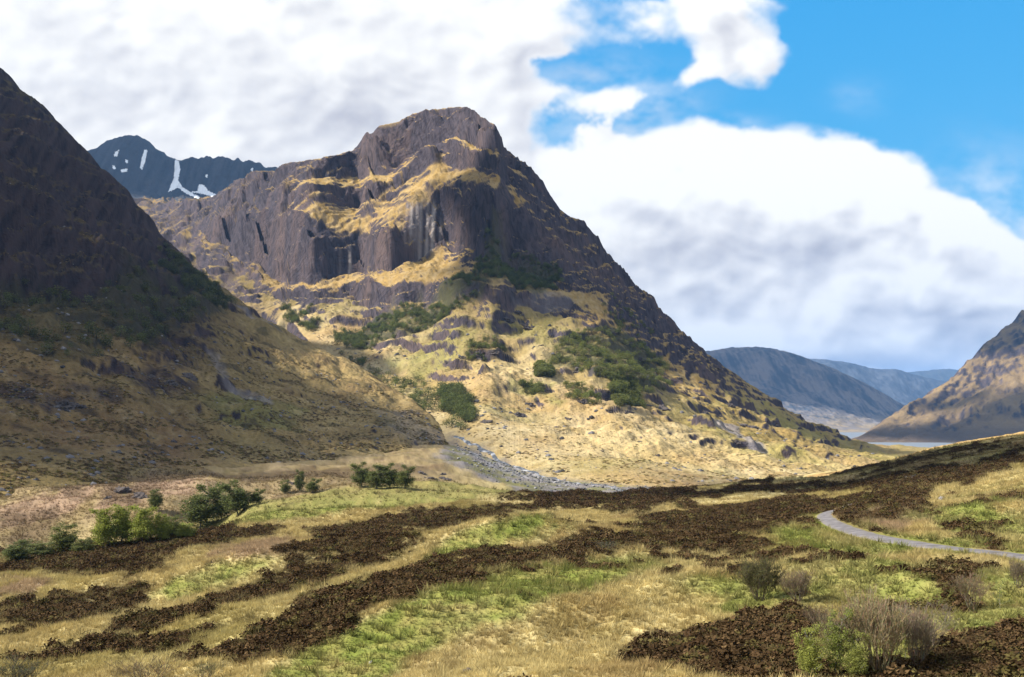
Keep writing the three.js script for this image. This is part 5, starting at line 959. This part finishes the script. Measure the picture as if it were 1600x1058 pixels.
// ---------------------------------------------------------------- grass and heather of the moor
reseed(555);
{
  const tuftMat = new THREE.MeshPhysicalMaterial({ name: 'grass_blades', vertexColors: true, roughness: 1, specularIntensity: 0.1, transmission: 0.35, thickness: 0, side: THREE.DoubleSide });
  const heathMat = new THREE.MeshPhysicalMaterial({ name: 'heather_sprigs', vertexColors: true, roughness: 1, specularIntensity: 0.05 });
  const tuft = () => { const mb = new MB(); for (let k = 0; k < 16; k++) { const a = rr(0, 6.283), l = rr(0.2, 0.95), r = rr(0, 0.16), v = rr(0.8, 1.15); mb.blade(Math.cos(a) * r, -0.05, Math.sin(a) * r, rr(0.02, 0.045), Math.cos(a) * l * 0.6, rr(0.5, 1), Math.sin(a) * l * 0.6, [v, v, v], [v * 1.1, v * 1.08, v]); } return mb.geometry(); };
  const sprig = () => { const mb = new MB(); for (let k = 0; k < 110; k++) { const a = rr(0, 6.283), e = Math.asin(Math.pow(rnd(), 0.7)), r = rr(0.65, 1.05) * (1 + 0.3 * noise(a * 2, e * 3)), v = rr(0.6, 1.5); mb.leaf(Math.cos(a) * Math.cos(e) * r, Math.sin(e) * r * 0.7, Math.sin(a) * Math.cos(e) * r, rr(0.10, 0.2), [v, v * 0.95, v * 0.9], 0.1); } return mb.geometry(); };
  const m4 = new THREE.Matrix4(), qn = new THREE.Quaternion(), e = new THREE.Euler(), col = new THREE.Color(), p = V(0, 0, 0), sc = V(0, 0, 0);
  const tg = [tuft(), tuft(), tuft()], sg = [sprig(), sprig()], NT = 70000, NH = 46000;
  const tims = tg.map((g) => shadows(new THREE.InstancedMesh(g, tuftMat, NT))), hims = sg.map((g) => shadows(new THREE.InstancedMesh(g, heathMat, NH))), tc = [0, 0, 0], hc = [0, 0];
  for (let t = 0; t < 320000; t++) {
    const d = rnd() < 0.8 ? rr(27, 210) : rr(200, 420), s = rr(-0.57, 0.57), x = s * d, z = -d;
    const { heath, green, n1 } = moorCover(x, z); if ((heath > 0.5 && rnd() < 0.6) || pathDistance(x, z) < 1.3) continue;
    const k = t % 3; if (tc[k] >= NT) continue;
    const c = moorColor(x, 0, z), g = green, big = rnd() < 0.06, hgt = (0.72 + 0.28 * sstep(35, 80, d)) * (big ? rr(0.45, 0.7) : lerp(rr(0.20, 0.42), rr(0.10, 0.2), g)) * (1 + d / 260), w = hgt * rr(0.9, 1.5) * (big ? 1.2 : 1), v = rr(0.8, 1.3) * (big ? 0.9 : 1);
    m4.compose(p.set(x, moor.y(x, z), z), qn.setFromEuler(e.set(rr(-0.2, 0.2), rr(0, 6.28), rr(-0.2, 0.2))), sc.set(w, hgt, w)); tims[k].setMatrixAt(tc[k], m4); tims[k].setColorAt(tc[k]++, col.setRGB(c[0] * v * (1 - 0.12 * g), c[1] * v * (1 - 0.12 * g), c[2] * v));
  }
  for (let t = 0; t < 560000; t++) {
    const d = 27 + 400 * rnd(), s = rr(-0.57, 0.57), x = s * d, z = -d;
    const { heath, n3 } = moorCover(x, z); if (heath < 0.12 + 0.75 * rnd() || pathDistance(x, z) < 1.5) continue;
    const k = t % 2; if (hc[k] >= NH) continue;
    const r = (rnd() < 0.2 ? rr(0.3, 0.58) : rr(0.12, 0.32)) * (1 + d / 220), b = mix3(mix3(HEATH, [0.070, 0.047, 0.023], Math.pow(rnd(), 1.5)), [0.07, 0.062, 0.022], rnd() < 0.15 ? 0.8 : 0), v = rr(0.7, 1.5);
    m4.compose(p.set(x, moor.y(x, z) - 0.05, z), qn.setFromEuler(e.set(0, rr(0, 6.28), 0)), sc.set(r, r * rr(0.8, 1.3), r)); hims[k].setMatrixAt(hc[k], m4); hims[k].setColorAt(hc[k]++, col.setRGB(b[0] * v, b[1] * v, b[2] * v));
  }
  // tussocks, heather and stones on the slopes
  const slopeStone = rockGeometry(1, 1, 0.8, 0.9, 0.3), stoneMat = new THREE.MeshPhysicalMaterial({ name: 'slope_stone', roughness: 1, specularIntensity: 0.15 });
  const scatter = (piece, geometry, material, name, label, category, n, px0, px1, k0, k1, size, tone, gap) => {
    const im = shadows(new THREE.InstancedMesh(geometry, material, n)); let c = 0;
    for (let t = 0; t < n * 6 && c < n; t++) {
      const s = (rr(px0, px1) - CX) / F, at = piece.loft.at(s), d = lerp(at.d[k0], at.d[k1], Math.pow(rnd(), 1.3)), x = s * d, z = -d;
      if (fbm(x / 30 + gap, z / 24, 4, 0.6) < rr(-0.15, 0.35)) continue;
      const y = piece.y(x, z), e2 = 2.5; if (Math.hypot(piece.y(x + e2, z) - y, piece.y(x, z - e2) - y) / e2 > 1.1 || moor.y(x, z) > y) continue;
      const r = size(), b = tone(); m4.compose(p.set(x, y - r * 0.1, z), qn.setFromEuler(e.set(0, rr(0, 6.28), 0)), sc.set(r, r * rr(0.6, 1.0), r)); im.setMatrixAt(c, m4); im.setColorAt(c++, col.setRGB(...b));
    }
    im.count = c; im.name = numbered(name); tag(im, label, category, null, 'stuff'); scene.add(im);
  };
  const brown = () => { const v = rr(0.7, 1.5), q = rnd(), b = q < 0.4 ? [0.095, 0.066, 0.032] : q < 0.75 ? [0.13, 0.115, 0.035] : [0.2, 0.145, 0.07]; return b.map((u) => u * v); };
  const tan = () => { const v = rr(0.7, 1.3), q = rnd(), b = q < 0.3 ? [0.10, 0.07, 0.03] : q < 0.7 ? [0.17, 0.15, 0.045] : [0.26, 0.185, 0.085]; return b.map((u) => u * v); };
  const stony = () => { const v = rr(0.04, 0.2); return [v, v * 0.94, v * 0.95]; };
  scatter(left, sg[0], heathMat, 'slope_heather', 'brown tussocks and heather scattered over the lower left spur', 'heather', 11000, -40, 700, 0, 5, () => rr(0.4, 1.2), brown, 3);
  scatter(left, slopeStone, stoneMat, 'slope_stones', 'dark stones strewn over the lower left spur', 'stones', 1800, -40, 690, 0, 5, () => 0.3 + 1.6 * Math.pow(rnd(), 4), stony, 40);
  scatter(mid, sg[1], heathMat, 'slope_heather', 'brown and olive tussocks scattered over the grassy slope of the great mountain', 'heather', 4500, 480, 1380, 0, 4, () => rr(0.5, 1.3), tan, 9);
  scatter(mid, slopeStone, stoneMat, 'slope_stones', 'dark stones strewn over the grassy slope of the great mountain', 'stones', 800, 480, 1380, 0, 4, () => 0.4 + 2.4 * Math.pow(rnd(), 4), stony, 60);
  tims.forEach((m, i) => { m.count = tc[i]; m.name = numbered('grass_tufts'); tag(m, 'straw coloured and green grass growing over the moor', 'grass', 'grass of the moor', 'stuff'); scene.add(m); });
  hims.forEach((m, i) => { m.count = hc[i]; m.name = numbered('heather'); tag(m, 'dark brown heather growing in strips across the moor', 'heather', 'heather of the moor', 'stuff'); scene.add(m); });
  console.log('tufts', tc.join(), 'heather', hc.join());
}

// ---------------------------------------------------------------- the clouds above the viewpoint that shade parts of the land
reseed(31);
{
  const white = new THREE.MeshPhysicalMaterial({ name: 'cloud_white', color: new THREE.Color(0.9, 0.9, 0.92), roughness: 1, specularIntensity: 0 });
  const cloud = (alt, blobs) => {
    const g = new MB();
    for (const [px, py, pieces, rx, rz] of blobs) {
      const q = Array.isArray(px) ? V(...px) : ground(px, py, pieces, 60); if (!q) { console.log('cloud over nothing', px, py); continue; }
      const c = q.clone().addScaledVector(SUN, (alt - q.y) / SUN.y), s = c.x / -c.z, t = (c.y - EYE) / -c.z;
      if (c.z < 0 && Math.abs(s) < 0.53 && t < 0.43) console.log('cloud in the frame', px, py, s.toFixed(2), t.toFixed(2));
      const ico = new THREE.IcosahedronGeometry(1, 9), P = ico.attributes.position, o = g.p.length / 3;
      for (let i = 0; i < P.count; i++) { const x = P.getX(i), y = P.getY(i), z = P.getZ(i), f = 1 + 0.45 * fbm(x * 1.6 + c.x, z * 1.6 + y + c.z, 4, 0.6); g.p.push(c.x + x * f * rx, c.y + y * f * Math.min(rx, rz) * 0.28, c.z + z * f * rz); g.c.push(1, 1, 1); }
      for (let i = 0; i < P.count; i++) g.i.push(o + i);
    }
    const geo = g.geometry();
    tag(addMesh('cloud', geo, white), null, null, null, 'structure');
  };
  const AL = [left], AM = [mid], AB = [back], AR = [right], AO = [moor];
  cloud(1500, [[70, 470, AL, 150, 120], [200, 510, AL, 120, 70], [40, 600, AL, 110, 80], [30, 690, AL, 80, 50], [180, 610, AL, 90, 60]]);
  cloud(1700, [[850, 430, AM, 110, 90], [930, 440, AM, 110, 120], [790, 440, AM, 70, 60], [1000, 490, AM, 80, 90], [890, 370, AM, 110, 90]]);
  cloud(1300, [[1380, 728, AO, 90, 50], [1540, 712, AO, 100, 60], [1240, 752, AO, 80, 26]]);
  cloud(2600, [[1560, 662, AR, 460, 150], [1440, 672, AR, 260, 80], [1660, 630, AR, 460, 200], [1600, 510, AR, 330, 170], [1500, 630, AR, 200, 60]]);
  const FH = [far1];
  cloud(5600, [[1190, 575, FH, 700, 520], [1320, 625, FH, 520, 420], [1130, 600, FH, 380, 420], [1390, 650, FH, 300, 300]]);
  cloud(3400, [[200, 250, AB, 500, 400], [330, 280, AB, 420, 380], [430, 275, AB, 260, 260]]);
}
//@@END
renderer.render(scene, camera);
